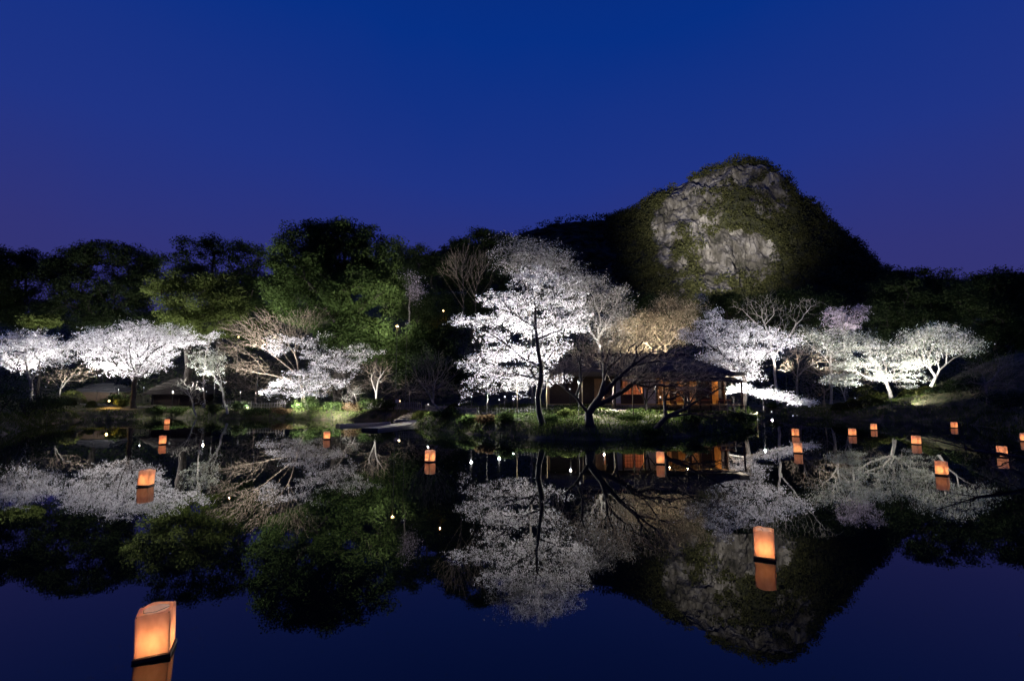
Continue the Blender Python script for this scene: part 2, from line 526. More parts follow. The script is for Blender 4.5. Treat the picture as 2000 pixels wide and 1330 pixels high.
def limb_mesh(pos, parent, pl, R, r0, expo=0.5, k_thick=7, k_thin=3):
    n = len(pos)
    cnt = np.ones(n)
    order = np.argsort(-pl, kind='stable')
    for i in order:
        p = parent[i]
        if p >= 0: cnt[p] += cnt[i]
    rad = np.maximum(r0, R * (cnt / cnt.max()) ** expo)
    root = int(np.argmin(pl))
    main = {}
    for i in range(n):
        p = parent[i]
        if p >= 0 and (p not in main or cnt[i] > cnt[main[p]]): main[p] = i
    dirs = np.zeros((n, 3))
    for i in range(n):
        p = parent[i]
        d = np.zeros(3)
        if p >= 0:
            e = pos[i] - pos[p]; d += e / (np.linalg.norm(e) + 1e-9)
        if i in main:
            e = pos[main[i]] - pos[i]; d += e / (np.linalg.norm(e) + 1e-9)
        dirs[i] = d / (np.linalg.norm(d) + 1e-9)
    idx = np.array([i for i in range(n) if parent[i] >= 0])
    pp = parent[idx]
    ismain = np.array([main.get(p) == i for i, p in zip(idx, pp)])
    ed = pos[idx] - pos[pp]; ed /= np.linalg.norm(ed, axis=1)[:, None] + 1e-9
    d0 = np.where(ismain[:, None], dirs[pp], ed)
    r_s = np.where(ismain, rad[pp], np.minimum(rad[pp], rad[idx] * 1.25))
    # flare at the root
    r_s = np.where(pp == root, r_s * 1.35, r_s)

    def ring(c, d, r, k):
        ref = np.array([0.31, 0.92, 0.23])
        a = np.cross(d, ref); a /= np.linalg.norm(a, axis=1)[:, None] + 1e-9
        b = np.cross(d, a)
        th = np.arange(k) * 2 * np.pi / k
        return c[:, None, :] + r[:, None, None] * (a[:, None, :] * np.cos(th)[None, :, None] + b[:, None, :] * np.sin(th)[None, :, None])
    out = []
    thick = rad[idx] > max(2.2 * r0, 0.03)
    for sel, k in ((thick, k_thick), (~thick, k_thin)):
        if not sel.any(): out.append(None); continue
        s = ring(pos[pp][sel], d0[sel], r_s[sel], k); e = ring(pos[idx][sel], dirs[idx][sel], rad[idx][sel] * np.where(thick[sel], 1, 0.8), k)
        m = sel.sum()
        v = np.concatenate([s, e], 1).reshape(-1, 3)
        base = (np.arange(m) * 2 * k)[:, None]
        j = np.arange(k); j2 = (j + 1) % k
        f = np.stack([base + j, base + j2, base + k + j2, base + k + j], -1).reshape(-1, 4)
        out.append((v, f))
    return out, rad


def lobe_points(lobes, n, rng, shell=0.55):
    """lobes: list of (center, (rx,ry,rz), weight)"""
    wts = np.array([l[2] for l in lobes], float); wts /= wts.sum()
    cnt = rng.multinomial(n, wts)
    out = []
    for (c, r, _), k in zip(lobes, cnt):
        d = rng.normal(size=(k, 3)); d /= np.linalg.norm(d, axis=1)[:, None]
        rr = rng.uniform(shell ** 3, 1, k) ** (1 / 3)
        out.append(np.array(c) + d * rr[:, None] * np.array(r))
    return np.vstack(out)


def px_lobes(spec, D):
    out = []
    for s in spec:
        px, py, rx, ry = s[:4]
        dD = s[4] if len(s) > 4 else 0.0
        c = P(px, py, D + dD); k = (D + dD) / F
        out.append((c, (rx * k, max(rx, ry) * k * 0.75, ry * k), rx * ry))
    return out


def px_line(line, D):
    return np.array([P(p[0], p[1], D + (p[2] if len(p) > 2 else 0)) for p in line])


def tree(name, label, D, base, limbs, lobes, cat='tree', group=None, clumps=220, per=60, size=0.12, spread=(0.4, 0.14), leaf='petal',
         bark='bark_dark', R=0.2, r0=0.012, up=0.6, layer=0.0, bf=0.4, twigs=0, twig_len=0.5, shell=0.3, seed=1, expo=0.5, crown='crown', rise=0.0, twig_mat=None, cauli=False, dens=1.0):
    rng = np.random.default_rng(seed)
    along = cat == 'cherry tree' and not twigs
    total = clumps * per
    if along: clumps = int(clumps * 3.2)
    b = P(base[0], base[1], D); b[2] = gz(b[0], b[1]) - 0.05
    lines = []
    for i, l in enumerate(limbs):
        q = px_line(l, D)
        if i == 0: q = np.vstack([b, q])
        lines.append(q)
    # subdivide the given limbs with a little wobble
    fine = []
    for q in lines:
        seg = [q[0]]
        for a, c in zip(q[:-1], q[1:]):
            m = max(1, int(np.linalg.norm(c - a) / 0.7))
            for t in range(1, m + 1):
                seg.append(a + (c - a) * t / m + (rng.normal(0, 0.05, 3) if t < m else 0))
        fine.append(np.array(seg))
    L = px_lobes(lobes, D)
    if cauli:
        sub = []
        for c, r, wgt in L:
            m_ = 7
            d = rng.normal(size=(m_, 3)); d[:, 2] += 0.25; d /= np.linalg.norm(d, axis=1)[:, None]
            for dd in d:
                rr_ = min(r[0], r[2]) * rng.uniform(0.25, 0.55)
                sub.append((np.array(c) + dd * np.array(r) * rng.uniform(0.72, 0.98), (rr_ * 1.25, rr_ * 1.25, rr_ * 0.8), wgt * 0.16))
        L = [(c, (r[0] * 0.88, r[1] * 0.88, r[2] * 0.88), wgt * 0.95) for c, r, wgt in L] + sub
    cl = lobe_points(L, clumps, rng, shell)
    if layer > 0:
        wob = 0.9 * vnoise(np.stack([cl[:, 0] * 0.35, cl[:, 1] * 0.35, cl[:, 2] * 0.3 + seed], -1))
        zq = (np.round(cl[:, 2] / layer + wob) - wob) * layer
        cl[:, 2] = 0.62 * cl[:, 2] + 0.38 * zq
    floor = ground_z(cl[:, 0], cl[:, 1]) + 0.25
    cl[:, 2] = np.maximum(cl[:, 2], np.maximum(floor, 0.15))
    pts = cl
    if twigs:
        tw = np.repeat(cl, twigs, axis=0) + rng.normal(size=(len(cl) * twigs, 3)) * np.array([twig_len, twig_len, twig_len * 0.6]) + np.array([0, 0, rise])
        pts = np.vstack([cl, tw])
    pos, par, pl = grow(fine, pts, bf)
    parts, rad = limb_mesh(pos, par, pl, R, r0, expo)
    root = empty(name, b, label, cat, group)
    if parts[0] is not None:
        link('trunk', np_mesh('trunk', parts[0][0] - b, parts[0][1], True), M[bark], root)
    if parts[1] is not None:
        tag(link('twigs', np_mesh('twigs', parts[1][0] - b, parts[1][1], False), M[twig_mat or bark], root), kind='stuff')
    if along:
        # petals clustered in tufts along the finer twigs
        fin = np.nonzero((par >= 0) & (rad < 0.10))[0]
        a_, b2 = pos[par[fin]], pos[fin]
        ln = np.linalg.norm(b2 - a_, axis=1)
        keepw = np.minimum(ln, 1.6) * np.clip(rng.normal(0.9, 0.85, len(fin)), 0.03, 3.0)
        size = size * 0.74
        tn = int(total * 0.22 * dens)
        ei = rng.choice(len(fin), tn, p=keepw / keepw.sum())
        tt_ = rng.uniform(0.15, 1.08, tn)[:, None]
        tuft = a_[ei] * (1 - tt_) + b2[ei] * tt_ + rng.normal(size=(tn, 3)) * np.array([0.20, 0.20, 0.12]) * (size / 0.1)
        k = 2 + rng.poisson(2.2, tn)
        c = np.repeat(tuft, k, axis=0) + rng.normal(size=(k.sum(), 3)) * np.array([0.10, 0.10, 0.065]) * (size / 0.1)
        c = c[c[:, 2] > 0.06]
        v, f = cards(c, size, rng, up)
        link(crown, np_mesh(crown, v - b, f), M[leaf], root)
    elif per > 0:
        src = pts
        k = np.maximum(1, rng.poisson(per, len(src)))
        c = np.repeat(src, k, axis=0)
        sc = np.repeat(rng.uniform(0.6, 1.35, len(src)), k)[:, None]
        jit = rng.normal(size=c.shape); jl = np.linalg.norm(jit, axis=1)[:, None]; jit *= np.minimum(1, 1.9 / jl)
        c = c + jit * np.array([spread[0], spread[0], spread[1]]) * sc
        c = c[c[:, 2] > 0.06]
        v, f = cards(c, size, rng, up)
        link(crown, np_mesh(crown, v - b, f), M[leaf], root)
    return root


def shrub(name, label, px, D, w, h, leaf='leaf_mid', n=900, size=0.12, group=None, seed=1, dome=False, xy=None, cat='shrub', mb=True):
    """leafy bush: stems + foliage; dome=True gives a clipped mound"""
    rng = np.random.default_rng(seed)
    if xy is None:
        b = P(px, 780, D)
    else:
        b = np.array([xy[0], xy[1], 0.0])
    b[2] = gz(b[0], b[1]) - 0.03
    root = empty(name, b, label, cat, group)
    m = MB()
    for k in range(6):
        a = rng.uniform(0, 6.28); q = rng.uniform(0.25, 0.6)
        m.tube([(0, 0, 0), (math.cos(a) * w * q * 0.4, math.sin(a) * w * q * 0.4, h * 0.45), (math.cos(a) * w * q * 0.7, math.sin(a) * w * q * 0.7, h * 0.8)], [0.03, 0.02, 0.008], 5)
    m.build('stem', M['bark_dark'], root)
    if dome:
        d = rng.normal(size=(n, 3)); d[:, 2] = np.abs(d[:, 2]); d /= np.linalg.norm(d, axis=1)[:, None]
        rr = rng.uniform(0.86, 1.02, n)[:, None] * (1 + 0.06 * vnoise(d * 2.5 + seed)[:, None])
        c = d * rr * np.array([w / 2, w / 2, h]); c[:, 2] = np.maximum(c[:, 2], 0.02)
    else:
        nc = 26
        cc = rng.normal(size=(nc, 3)); cc /= np.linalg.norm(cc, axis=1)[:, None]
        cc = cc * rng.uniform(0.4, 1, nc)[:, None] * np.array([w / 2, w / 2, h * 0.45]) + np.array([0, 0, h * 0.52])
        c = np.repeat(cc, n // nc, axis=0) + rng.normal(size=(n // nc * nc, 3)) * np.array([w, w, h]) * 0.10
        c[:, 2] = np.maximum(c[:, 2], 0.02)
    gzz = ground_z(c[:, 0] + b[0], c[:, 1] + b[1]) - b[2]
    c[:, 2] = np.maximum(c[:, 2], np.maximum(gzz, -b[2]) + 0.03)
    v, f = cards(c, size, rng, 0.4)
    link('foliage', np_mesh('foliage', v, f), M[leaf], root)
    return root


# ------------------------------------------------------------------ mountain
RIDGE = [(500, 545), (800, 505), (900, 485), (1000, 468), (1040, 455), (1080, 446), (1130, 438), (1190, 436), (1215, 422), (1242, 408), (1270, 386), (1300, 371),
         (1340, 347), (1380, 326), (1420, 318), (1462, 311), (1490, 317), (1512, 330), (1532, 354), (1542, 378), (1570, 397), (1592, 424),
         (1620, 447), (1650, 482), (1666, 512), (1700, 524), (1745, 540), (1850, 548), (2100, 560), (2400, 600)]
RD = 400.0
rz_ = np.array([P(x, y, RD)[2] for x, y in RIDGE]); rpx = np.array([P(x, y, RD)[0] / RD * F + 1000 for x, y in RIDGE])


def mountain_front(px, s):
    """px: azimuth column, s: 0 at the ridge .. 1 at the foot; returns world point"""
    H = np.interp(px, rpx - np.where(rpx > 1440, 6.0, 0.0), rz_) - 6.0 * np.exp(-((px - 1440) / 170.0) ** 2) + 3.0 * np.exp(-((px - 1090) / 90.0) ** 2)
    peak = np.exp(-((px - 1440) / 150.0) ** 2)                       # the cliff is steeper than the ridge beside it
    soft = np.interp(s, [0, 0.1, 0.3, 0.6, 1], [1, 0.93, 0.68, 0.33, 0.05])
    hard = np.interp(s, [0, 0.05, 0.12, 0.22, 0.34, 0.46, 0.62, 1], [1, 0.985, 0.90, 0.66, 0.44, 0.28, 0.17, 0.05])
    prof = soft * (1 - peak) + hard * peak
    Y = RD - 170 * s
    X = (px - 1000) / F * RD * (1 - 0.10 * s)
    return np.stack([X, Y, H * prof], -1)


mpx = np.concatenate([np.linspace(480, 1180, 90), np.linspace(1184, 1700, 230), np.linspace(1710, 2420, 60)])
ms = np.concatenate([np.linspace(-0.9, -0.05, 10), np.linspace(0, 0.7, 150), np.linspace(0.72, 1.25, 24)])
MPX, MS = np.meshgrid(mpx, ms)
V = mountain_front(MPX.ravel(), np.clip(MS.ravel(), 0, 1))
sneg = np.minimum(MS.ravel(), 0)
V[:, 1] -= sneg * 170; V[:, 2] *= np.clip(1 + sneg * 0.95, 0.05, 1)
over = np.maximum(MS.ravel() - 1, 0); V[:, 1] -= over * 120; V[:, 2] -= over * 60
q = V * np.array([1, 1, 0.55])
rel = 1 - np.abs(fbm(q / 34.0, 4))
rel2 = fbm(V / 11.0 + 40, 3)
amp = np.clip(MS.ravel() / 0.06, 0, 1)
rel3 = 1 - np.abs(fbm(V * np.array([1, 1, 0.4]) / 6.0 + 70, 3))
V[:, 1] -= amp * (9.0 * (rel - 0.6) + 3.4 * rel2 + 4.2 * rel3 + 1.6 * np.abs(fbm(V * np.array([1, 1, 0.6]) / 2.6 + 31, 2)))
V[:, 2] += amp * 3.0 * fbm(V / 20.0 + 9, 3) + (1 - amp) * 3.4 * fbm(V / 11.0, 3)
mi = np.arange(V.shape[0]).reshape(len(ms), len(mpx))
mq = np.stack([mi[:-1, :-1].ravel(), mi[1:, :-1].ravel(), mi[1:, 1:].ravel(), mi[:-1, 1:].ravel()], -1)
mo = link('mountain', np_mesh('mountain', V, mq, False), M['rock'])
tag(mo, kind='structure')
mo.data.materials.append(M['forest_floor'])

# trees that cover the mountain, bare where the cliff is too steep (reads as one far wood)
ROCKS = [(1345, 400, 52, 56, 1), (1298, 470, 22, 56, 1), (1425, 505, 76, 46, 1), (1372, 455, 26, 40, 0.7), (1505, 372, 32, 44, 0.95), (1330, 535, 22, 36, 0.8), (1430, 348, 52, 18, 0.75), (1475, 340, 34, 16, 0.7), (1400, 560, 26, 30, 0.6)]


def to_px(p):
    x, y, z = p[:, 0], p[:, 1], p[:, 2] - CAM_H
    d = y * math.cos(PITCH) + z * math.sin(PITCH); h = -y * math.sin(PITCH) + z * math.cos(PITCH)
    return 1000 + F * x / d, 665 - F * h / d




def rockness(p):
    fx_, fy_ = to_px(p)
    d_ = np.ones(len(p))
    for (a, b_, ra, rb, wgt) in ROCKS:
        d_ = np.minimum(d_, 1 - wgt * np.clip(1.7 - 1.25 * np.hypot((fx_ - a) / ra, (fy_ - b_) / rb), 0, 1))
    return d_


rm = np.random.default_rng(5)
fc_ = V[mq].mean(1)
mo.data.polygons.foreach_set('material_index', (rockness(fc_) > 0.93).astype(np.int32))
pick = np.concatenate([rm.integers(0, len(mq), 5600), rm.choice(np.nonzero((mq[:, 0] % len(mpx) > 88) & (mq[:, 0] % len(mpx) < 322))[0], 4200)])
ctr = V[mq[pick]].mean(1)
den = rockness(ctr)
den = den + 0.75 * vnoise(ctr * np.array([1, 1, 1.6]) / 13.0)
keep = (den > 0.42)
ctr = ctr[keep]
nt_ = len(ctr)
crad = rm.uniform(1.4, 4.6, nt_)
per_t = 26
cc = np.repeat(ctr, per_t, axis=0); rr = np.repeat(crad, per_t)[:, None]
dv = rm.normal(size=(nt_ * per_t, 3)); dv /= np.linalg.norm(dv, axis=1)[:, None]
cc = cc + dv * rr * np.array([1, 1, 0.75]) * rm.uniform(0.5, 1, (nt_ * per_t, 1)) + np.array([0, -0.6, 0.8]) * rr
mv, mf = cards(cc, 1.35, rm, 0.5)
tag(link('mountain_forest', np_mesh('mountain_forest', mv, mf), M['leaf_hill']), 'dense evergreen wood covering the slopes of the rocky mountain', 'forest', kind='stuff')

# ------------------------------------------------------------------ hill undergrowth (nobody could count it)
ru = np.random.default_rng(21)
uy = ru.uniform(57, 110, 9000); ux = ru.uniform(-1.15, 1.15, 9000) * uy
ok = pond_sd(ux, uy) > 2
ux, uy = ux[ok], uy[ok]
t_ = uy - np.interp(1000 + F * ux / uy, HPX, HD0)
ok = t_ > 1.0; ux, uy = ux[ok], uy[ok]
uc = np.stack([ux, uy, ground_z(ux, uy)], -1)
uc = np.repeat(uc, 9, axis=0) + ru.normal(size=(len(uc) * 9, 3)) * np.array([0.8, 0.8, 0.3]) + np.array([0, 0, 0.5])
uv, uf = cards(uc, 0.30, ru, 0.3)
tag(link('undergrowth', np_mesh('undergrowth', uv, uf), M['leaf_dark']), 'dark low undergrowth covering the wooded hillside', 'undergrowth', kind='stuff')

# grass and leaf litter on the near banks
rg = np.random.default_rng(31)
gx_ = rg.uniform(-62, 62, 520000); gy_ = rg.uniform(24, 60, 520000)
vis = np.abs(gx_) < gy_ * 1.12 + 3; gx_, gy_ = gx_[vis], gy_[vis]
sd = pond_sd(gx_, gy_)
patch = vnoise(np.stack([gx_ * 0.35, gy_ * 0.35, gx_ * 0], -1)) + 0.5 * vnoise(np.stack([gx_ * 1.1, gy_ * 1.1, gx_ * 0 + 8], -1))
prob = np.where(sd < 1.6, 0.9, 0.30 + 0.55 * np.clip(patch, -0.5, 1)) * np.where((sd < 12) | (gx_ > 33), 1, 0.25)
sel = (sd > 0.02) & (rg.uniform(0, 1, len(sd)) < prob)
gx_, gy_, sd = gx_[sel], gy_[sel], sd[sel]
gc = np.stack([gx_, gy_, ground_z(gx_, gy_) - 0.02], -1)
gh = np.where(sd < 1.4, 0.30, 0.16) * (0.7 + 0.6 * np.clip(vnoise(gc * 0.8) + 0.5, 0, 1))
gv, gf = blades(gc, gh, 0.05, rg, 0.45)
tag(link('bank_grass', np_mesh('bank_grass', gv, gf), M['grass']), 'rough green grass growing along the pond banks', 'grass', kind='stuff')
print('grass', len(gf), 'mount', len(mf), 'under', len(uf))

# low leafy ground cover on the peninsula
nL = 16000
lx = rg.uniform(-9, 22, nL); ly = rg.uniform(28, 44, nL)
sd = pond_sd(lx, ly)
pt = vnoise(np.stack([lx * 0.5, ly * 0.5, lx * 0 + 2], -1))
sel = (sd > 0.15) & ((pt > 0.05) | (sd < 1.2))
lx, ly = lx[sel], ly[sel]
lc = np.stack([lx, ly, ground_z(lx, ly) + 0.08], -1)
lc = np.repeat(lc, 3, axis=0) + rg.normal(size=(len(lc) * 3, 3)) * np.array([0.15, 0.15, 0.07])
lv, lf = cards(lc, 0.13, rg, 0.6)
tag(link('ground_cover', np_mesh('ground_cover', lv, lf), M['leaf_mid']), 'leafy green ground cover on the grassy peninsula', 'ground cover', kind='stuff')

# petals drifting on the water in front of the peninsula
npt = 420
a_ = rg.uniform(0, 1, npt)
petx = rg.uniform(-16, 26, npt); pety = rg.uniform(8, 33, npt)
sel = pond_sd(petx, pety) < -0.25
pc = np.stack([petx[sel], pety[sel], np.full(sel.sum(), 0.006)], -1)
ang = rg.uniform(0, 6.28, len(pc)); tt = np.stack([np.cos(ang), np.sin(ang), ang * 0], -1) * 0.022; bb = np.stack([-np.sin(ang), np.cos(ang), ang * 0], -1) * 0.015
pv = np.stack([pc - tt, pc - bb, pc + tt, pc + bb], 1).reshape(-1, 3)
tag(link('floating_petals', np_mesh('floating_petals', pv, np.arange(len(pv)).reshape(-1, 4)), M['petal']), 'fallen blossom petals drifting on the pond', 'petals', kind='stuff')


# ------------------------------------------------------------------ evergreen trees on the hill
EV = dict(leaf='leaf_dark', bark='bark_dark', size=0.23, cauli=True, spread=(0.52, 0.36), up=0.4, R=0.42, r0=0.02, shell=0.45, bf=0.35, expo=0.48)


def ever(name, label, D, base, trunk, lobes, **k):
    a = dict(EV); a.update(k)
    a['clumps'] = int(a['clumps'] * 2.3); a['per'] = int(a['per'] * 1.25)
    return tree(name, label, D, base, [trunk], lobes, group='evergreen trees on the wooded hill', **a)


ever('evergreen_tree', 'broad dark camphor-like evergreen, tallest crown above the bare brown tree', 57, (665, 700), [(662, 640), (655, 590), (650, 540)],
     [(600, 475, 62, 40), (665, 465, 80, 34, 2), (725, 490, 48, 42), (565, 520, 48, 42, -2), (545, 560, 28, 28, -2), (630, 540, 70, 45), (745, 545, 46, 40), (690, 580, 70, 40, -2),
      (600, 600, 70, 34), (765, 590, 30, 30), (670, 508, 64, 36)], clumps=370, per=95, leaf='leaf_mid', R=0.6, seed=2)
ever('evergreen_tree', 'open-crowned evergreen with sky showing between its limbs', 66, (430, 690), [(428, 620), (420, 560), (415, 520)],
     [(345, 500, 30, 20), (395, 484, 50, 18), (445, 488, 50, 18), (500, 500, 34, 22), (390, 515, 60, 22), (470, 525, 50, 26), (430, 560, 70, 30), (490, 575, 46, 38), (500, 620, 46, 40), (470, 650, 50, 34)], clumps=150, per=75, leaf='leaf_mid', seed=3)
ever('evergreen_tree', 'dark domed evergreen behind the widest flowering cherry', 70, (195, 720), [(195, 640), (190, 580)],
     [(150, 510, 52, 32), (200, 498, 60, 22), (255, 512, 48, 28), (110, 540, 34, 34), (180, 560, 80, 40), (270, 560, 50, 40), (140, 610, 70, 40), (240, 620, 70, 40)], clumps=400, per=80, seed=4)
ever('evergreen_tree', 'dark evergreen with ragged gaps beside the domed evergreen', 72, (35, 720), [(38, 640), (40, 580)],
     [(20, 512, 40, 22), (65, 515, 36, 24), (-20, 525, 40, 26), (30, 560, 60, 34), (-20, 590, 60, 50), (60, 620, 50, 40)], clumps=300, per=75, seed=5)
ever('evergreen_tree', 'yellow-green leafy tree rising behind the widest flowering cherry', 60, (370, 720), [(370, 660), (365, 610)],
     [(330, 575, 34, 34), (375, 548, 38, 30), (420, 560, 36, 32), (390, 600, 52, 34), (440, 600, 36, 34), (345, 620, 36, 28), (400, 635, 50, 28)], clumps=170, per=85, leaf='leaf_bright', seed=6)
ever('evergreen_tree', 'dark rounded evergreen between the camphor-like evergreen and the ridge', 72, (815, 690), [(815, 620), (815, 560)],
     [(790, 500, 26, 22), (825, 500, 30, 18), (850, 515, 28, 24), (810, 545, 46, 34), (800, 590, 50, 40), (850, 600, 40, 44)], clumps=190, per=75, seed=7)
ever('evergreen_tree', 'dark evergreen standing behind the pale bare trees on the hill', 76, (925, 660), [(925, 600), (925, 560)],
     [(895, 490, 32, 24), (935, 472, 40, 22), (975, 475, 34, 20), (900, 530, 50, 40), (960, 530, 50, 40), (920, 590, 60, 40), (1010, 500, 30, 30)], clumps=230, per=75, seed=8)
ever('evergreen_tree', 'leafy green tree around the two hillside lamps', 55, (735, 740), [(735, 700), (730, 660)],
     [(690, 640, 44, 26), (740, 650, 40, 30), (700, 680, 50, 26), (770, 690, 40, 26), (650, 655, 34, 24), (820, 665, 30, 30)], clumps=130, per=80, leaf='leaf_mid', R=0.25, size=0.24, seed=9)
ever('evergreen_tree', 'dark evergreen at the foot of the hill beside the main cherry', 56, (850, 760), [(850, 720), (850, 690)],
     [(830, 690, 40, 44), (870, 660, 34, 40), (880, 720, 34, 40), (800, 720, 34, 34)], clumps=110, per=75, R=0.25, size=0.24, seed=10)
ever('evergreen_tree', 'dark spreading evergreen beyond the pink-tinged distant cherries', 70, (1790, 720), [(1790, 660), (1790, 610)],
     [(1740, 570, 46, 34), (1790, 548, 50, 22), (1845, 560, 46, 28), (1720, 610, 40, 36), (1790, 610, 70, 40), (1860, 610, 50, 44), (1760, 660, 60, 40)], clumps=260, per=75, seed=11)
ever('evergreen_tree', 'dark evergreen above the steep mound bank', 62, (1945, 720), [(1945, 660), (1945, 620)],
     [(1905, 575, 40, 34), (1950, 555, 44, 26), (2000, 565, 44, 34), (1930, 620, 60, 50), (2010, 630, 60, 60), (1960, 690, 60, 50)], clumps=250, per=75, seed=12)
ever('evergreen_tree', 'small dark evergreen below the mountain beside the tan budding tree', 70, (1265, 700), [(1265, 650), (1265, 615)],
     [(1250, 588, 24, 16), (1280, 600, 30, 20), (1235, 610, 30, 22), (1270, 630, 44, 26)], clumps=90, per=70, R=0.25, seed=13)
ever('evergreen_tree', 'dark evergreen thicket tree behind the tall forked bare tree', 78, (1420, 690), [(1420, 640), (1420, 610)],
     [(1395, 600, 30, 24), (1440, 592, 38, 22), (1500, 590, 40, 22), (1560, 590, 40, 26), (1620, 590, 40, 24), (1480, 630, 70, 30), (1590, 640, 70, 34)], clumps=230, per=70, R=0.25, seed=14)
ever('evergreen_tree', 'small bright yellow-green tree top rising behind a flowering cherry crown', 60, (78, 740), [(78, 690), (78, 640)],
     [(62, 628, 14, 8), (82, 622, 22, 12), (92, 630, 14, 8)], clumps=34, per=80, leaf='leaf_bright', R=0.16, size=0.24, spread=(0.4, 0.22), seed=15)

# ------------------------------------------------------------------ cherry trees
CH = dict(group='flowering cherry trees around the pond', cat='cherry tree', shell=0.15, layer=0.75)
tree('cherry_tree', 'flowering cherry beside the dark left bank shrubs, yellow-green tree top above it', 55, (62, 780), [[(60, 745), (52, 715)], [(58, 740), (90, 712), (115, 700)], [(55, 735), (20, 715)]],
     [(60, 658, 52, 16), (15, 668, 40, 16), (100, 672, 40, 16), (60, 685, 80, 18), (20, 705, 50, 14), (110, 705, 34, 10), (-30, 690, 40, 24)],
     clumps=190, per=85, size=0.16, spread=(0.55, 0.15), bark='bark_grey', R=0.16, seed=21, **CH)
tree('cherry_tree', 'widest flowering cherry, low umbrella crown over a dark grey trunk', 54, (262, 790), [[(262, 755), (264, 728), (270, 700)], [(264, 735), (245, 700), (225, 680)], [(266, 725), (290, 695), (318, 676)]],
     [(268, 640, 50, 16), (210, 655, 60, 16), (335, 650, 50, 18), (270, 665, 110, 18), (180, 672, 46, 16), (360, 668, 32, 12), (260, 690, 90, 16), (215, 710, 50, 12), (300, 712, 40, 12), (250, 728, 50, 8), (160, 690, 20, 12)],
     clumps=330, per=85, size=0.16, spread=(0.6, 0.14), bark='bark_dark', R=0.24, seed=22, **CH)
tree('cherry_tree', 'small greenish white cherry with thin pale leaning trunks', 53, (446, 790), [[(432, 755), (412, 725), (400, 705)], [(436, 760), (425, 715)]],
     [(395, 690, 26, 12), (415, 705, 28, 14), (385, 712, 22, 10), (410, 725, 26, 10), (425, 690, 14, 8)],
     clumps=70, per=46, size=0.14, spread=(0.42, 0.16), leaf='petal_green', bark='bark_pale', R=0.10, seed=23, **CH)
tree('cherry_tree', 'slender cherry branch spray rising beside the brown bare tree', 57, (400, 780), [[(398, 730), (402, 690), (412, 665)]],
     [(410, 658, 20, 7), (425, 648, 12, 4), (395, 668, 12, 5)], clumps=24, per=45, size=0.14, spread=(0.3, 0.1), bark='bark_grey', R=0.07, seed=24, **CH)
tree('cherry_tree', 'spreading cherry whose lowest spray droops toward the green azaleas', 54, (690, 790), [[(688, 770), (675, 740), (655, 715)], [(680, 745), (610, 760), (560, 768)], [(670, 730), (700, 705), (725, 695)], [(660, 720), (600, 690), (560, 680)]],
     [(555, 665, 34, 10), (540, 685, 22, 10), (610, 670, 26, 10), (635, 655, 16, 6), (620, 695, 34, 14), (680, 690, 44, 14), (735, 688, 24, 8), (665, 712, 54, 13), (600, 730, 44, 11), (570, 752, 46, 11), (540, 766, 34, 8), (635, 748, 50, 12), (600, 770, 40, 8), (560, 782, 18, 5), (700, 675, 20, 5)],
     clumps=260, per=70, size=0.15, spread=(0.42, 0.13), bark='bark_dark', R=0.18, seed=25, **CH)
tree('cherry_tree', 'tall main cherry with black trunk standing on the grassy peninsula', 31, (1060, 812),
     [[(1050, 775, 0), (1057, 740, 0), (1052, 690, 0), (1046, 640, 0.2), (1046, 600, 0.3), (1040, 560, 0.3), (1046, 535, 0.3)],
      [(1049, 778, 0), (1010, 772, -0.4), (975, 762, -0.8), (940, 768, -1), (905, 782, -1.2), (890, 795, -1.3)],
      [(1054, 715, 0), (1020, 700, 0.6), (985, 670, 1), (955, 650, 1.2), (920, 640, 1.4)],
      [(1050, 675, 0), (1080, 650, 0.3), (1110, 640, 0.6), (1135, 615, 0.8)],
      [(1046, 645, 0), (1020, 625, 0.3), (990, 600, 0.6), (955, 592, 0.9)],
      [(1052, 755, 0), (1035, 720, 1.0), (1030, 680, 1.4), (1020, 640, 1.6)],
      [(1057, 735, 0), (1085, 705, -0.5), (1100, 690, -0.8)]],
     [(1045, 535, 52, 16), (1060, 552, 74, 16), (975, 585, 48, 18, 1), (1030, 590, 60, 22, 1), (1100, 585, 46, 22, 0.5), (930, 625, 52, 13, 1), (895, 628, 26, 9, 1), (990, 625, 60, 18, 1.5),
      (1110, 620, 48, 18, 0.5), (1060, 640, 70, 24, 1.5), (960, 660, 40, 12, 1.5), (990, 690, 56, 20, 1.5), (945, 700, 40, 12, 1), (1060, 690, 44, 18, 1.5), (1105, 672, 26, 9, 0.5), (920, 715, 30, 9, 1), (960, 728, 50, 14, 1),
      (1030, 735, 50, 18, 1.8), (930, 748, 34, 10, 1), (915, 765, 22, 9, 1), (1000, 755, 40, 10, 1.5), (1075, 745, 26, 10, 1), (1130, 640, 24, 10), (1110, 735, 14, 4)],
     clumps=560, per=62, size=0.098, spread=(0.30, 0.12), bark='bark_dark', R=0.17, r0=0.017, layer=0.0, dens=1.05, seed=26, bf=0.32, **{k: CH[k] for k in ('group', 'cat', 'shell')})
tree('cherry_tree', 'tall pale frosted cherry rising behind the main peninsula cherry', 50, (1040, 700), [[(1035, 620), (1030, 560)], [(1033, 600), (1060, 550)]],
     [(1000, 482, 36, 16), (1040, 490, 44, 18), (1085, 510, 40, 16), (985, 500, 22, 16), (1030, 520, 50, 22), (1100, 530, 34, 14), (1120, 560, 30, 20)],
     clumps=200, per=8, size=0.13, spread=(0.32, 0.26), leaf='petal_dim', bark='bark_grey', R=0.12, twigs=5, twig_len=0.5, rise=0.15, seed=27, **{**CH, 'layer': 0, 'shell': 0.2})
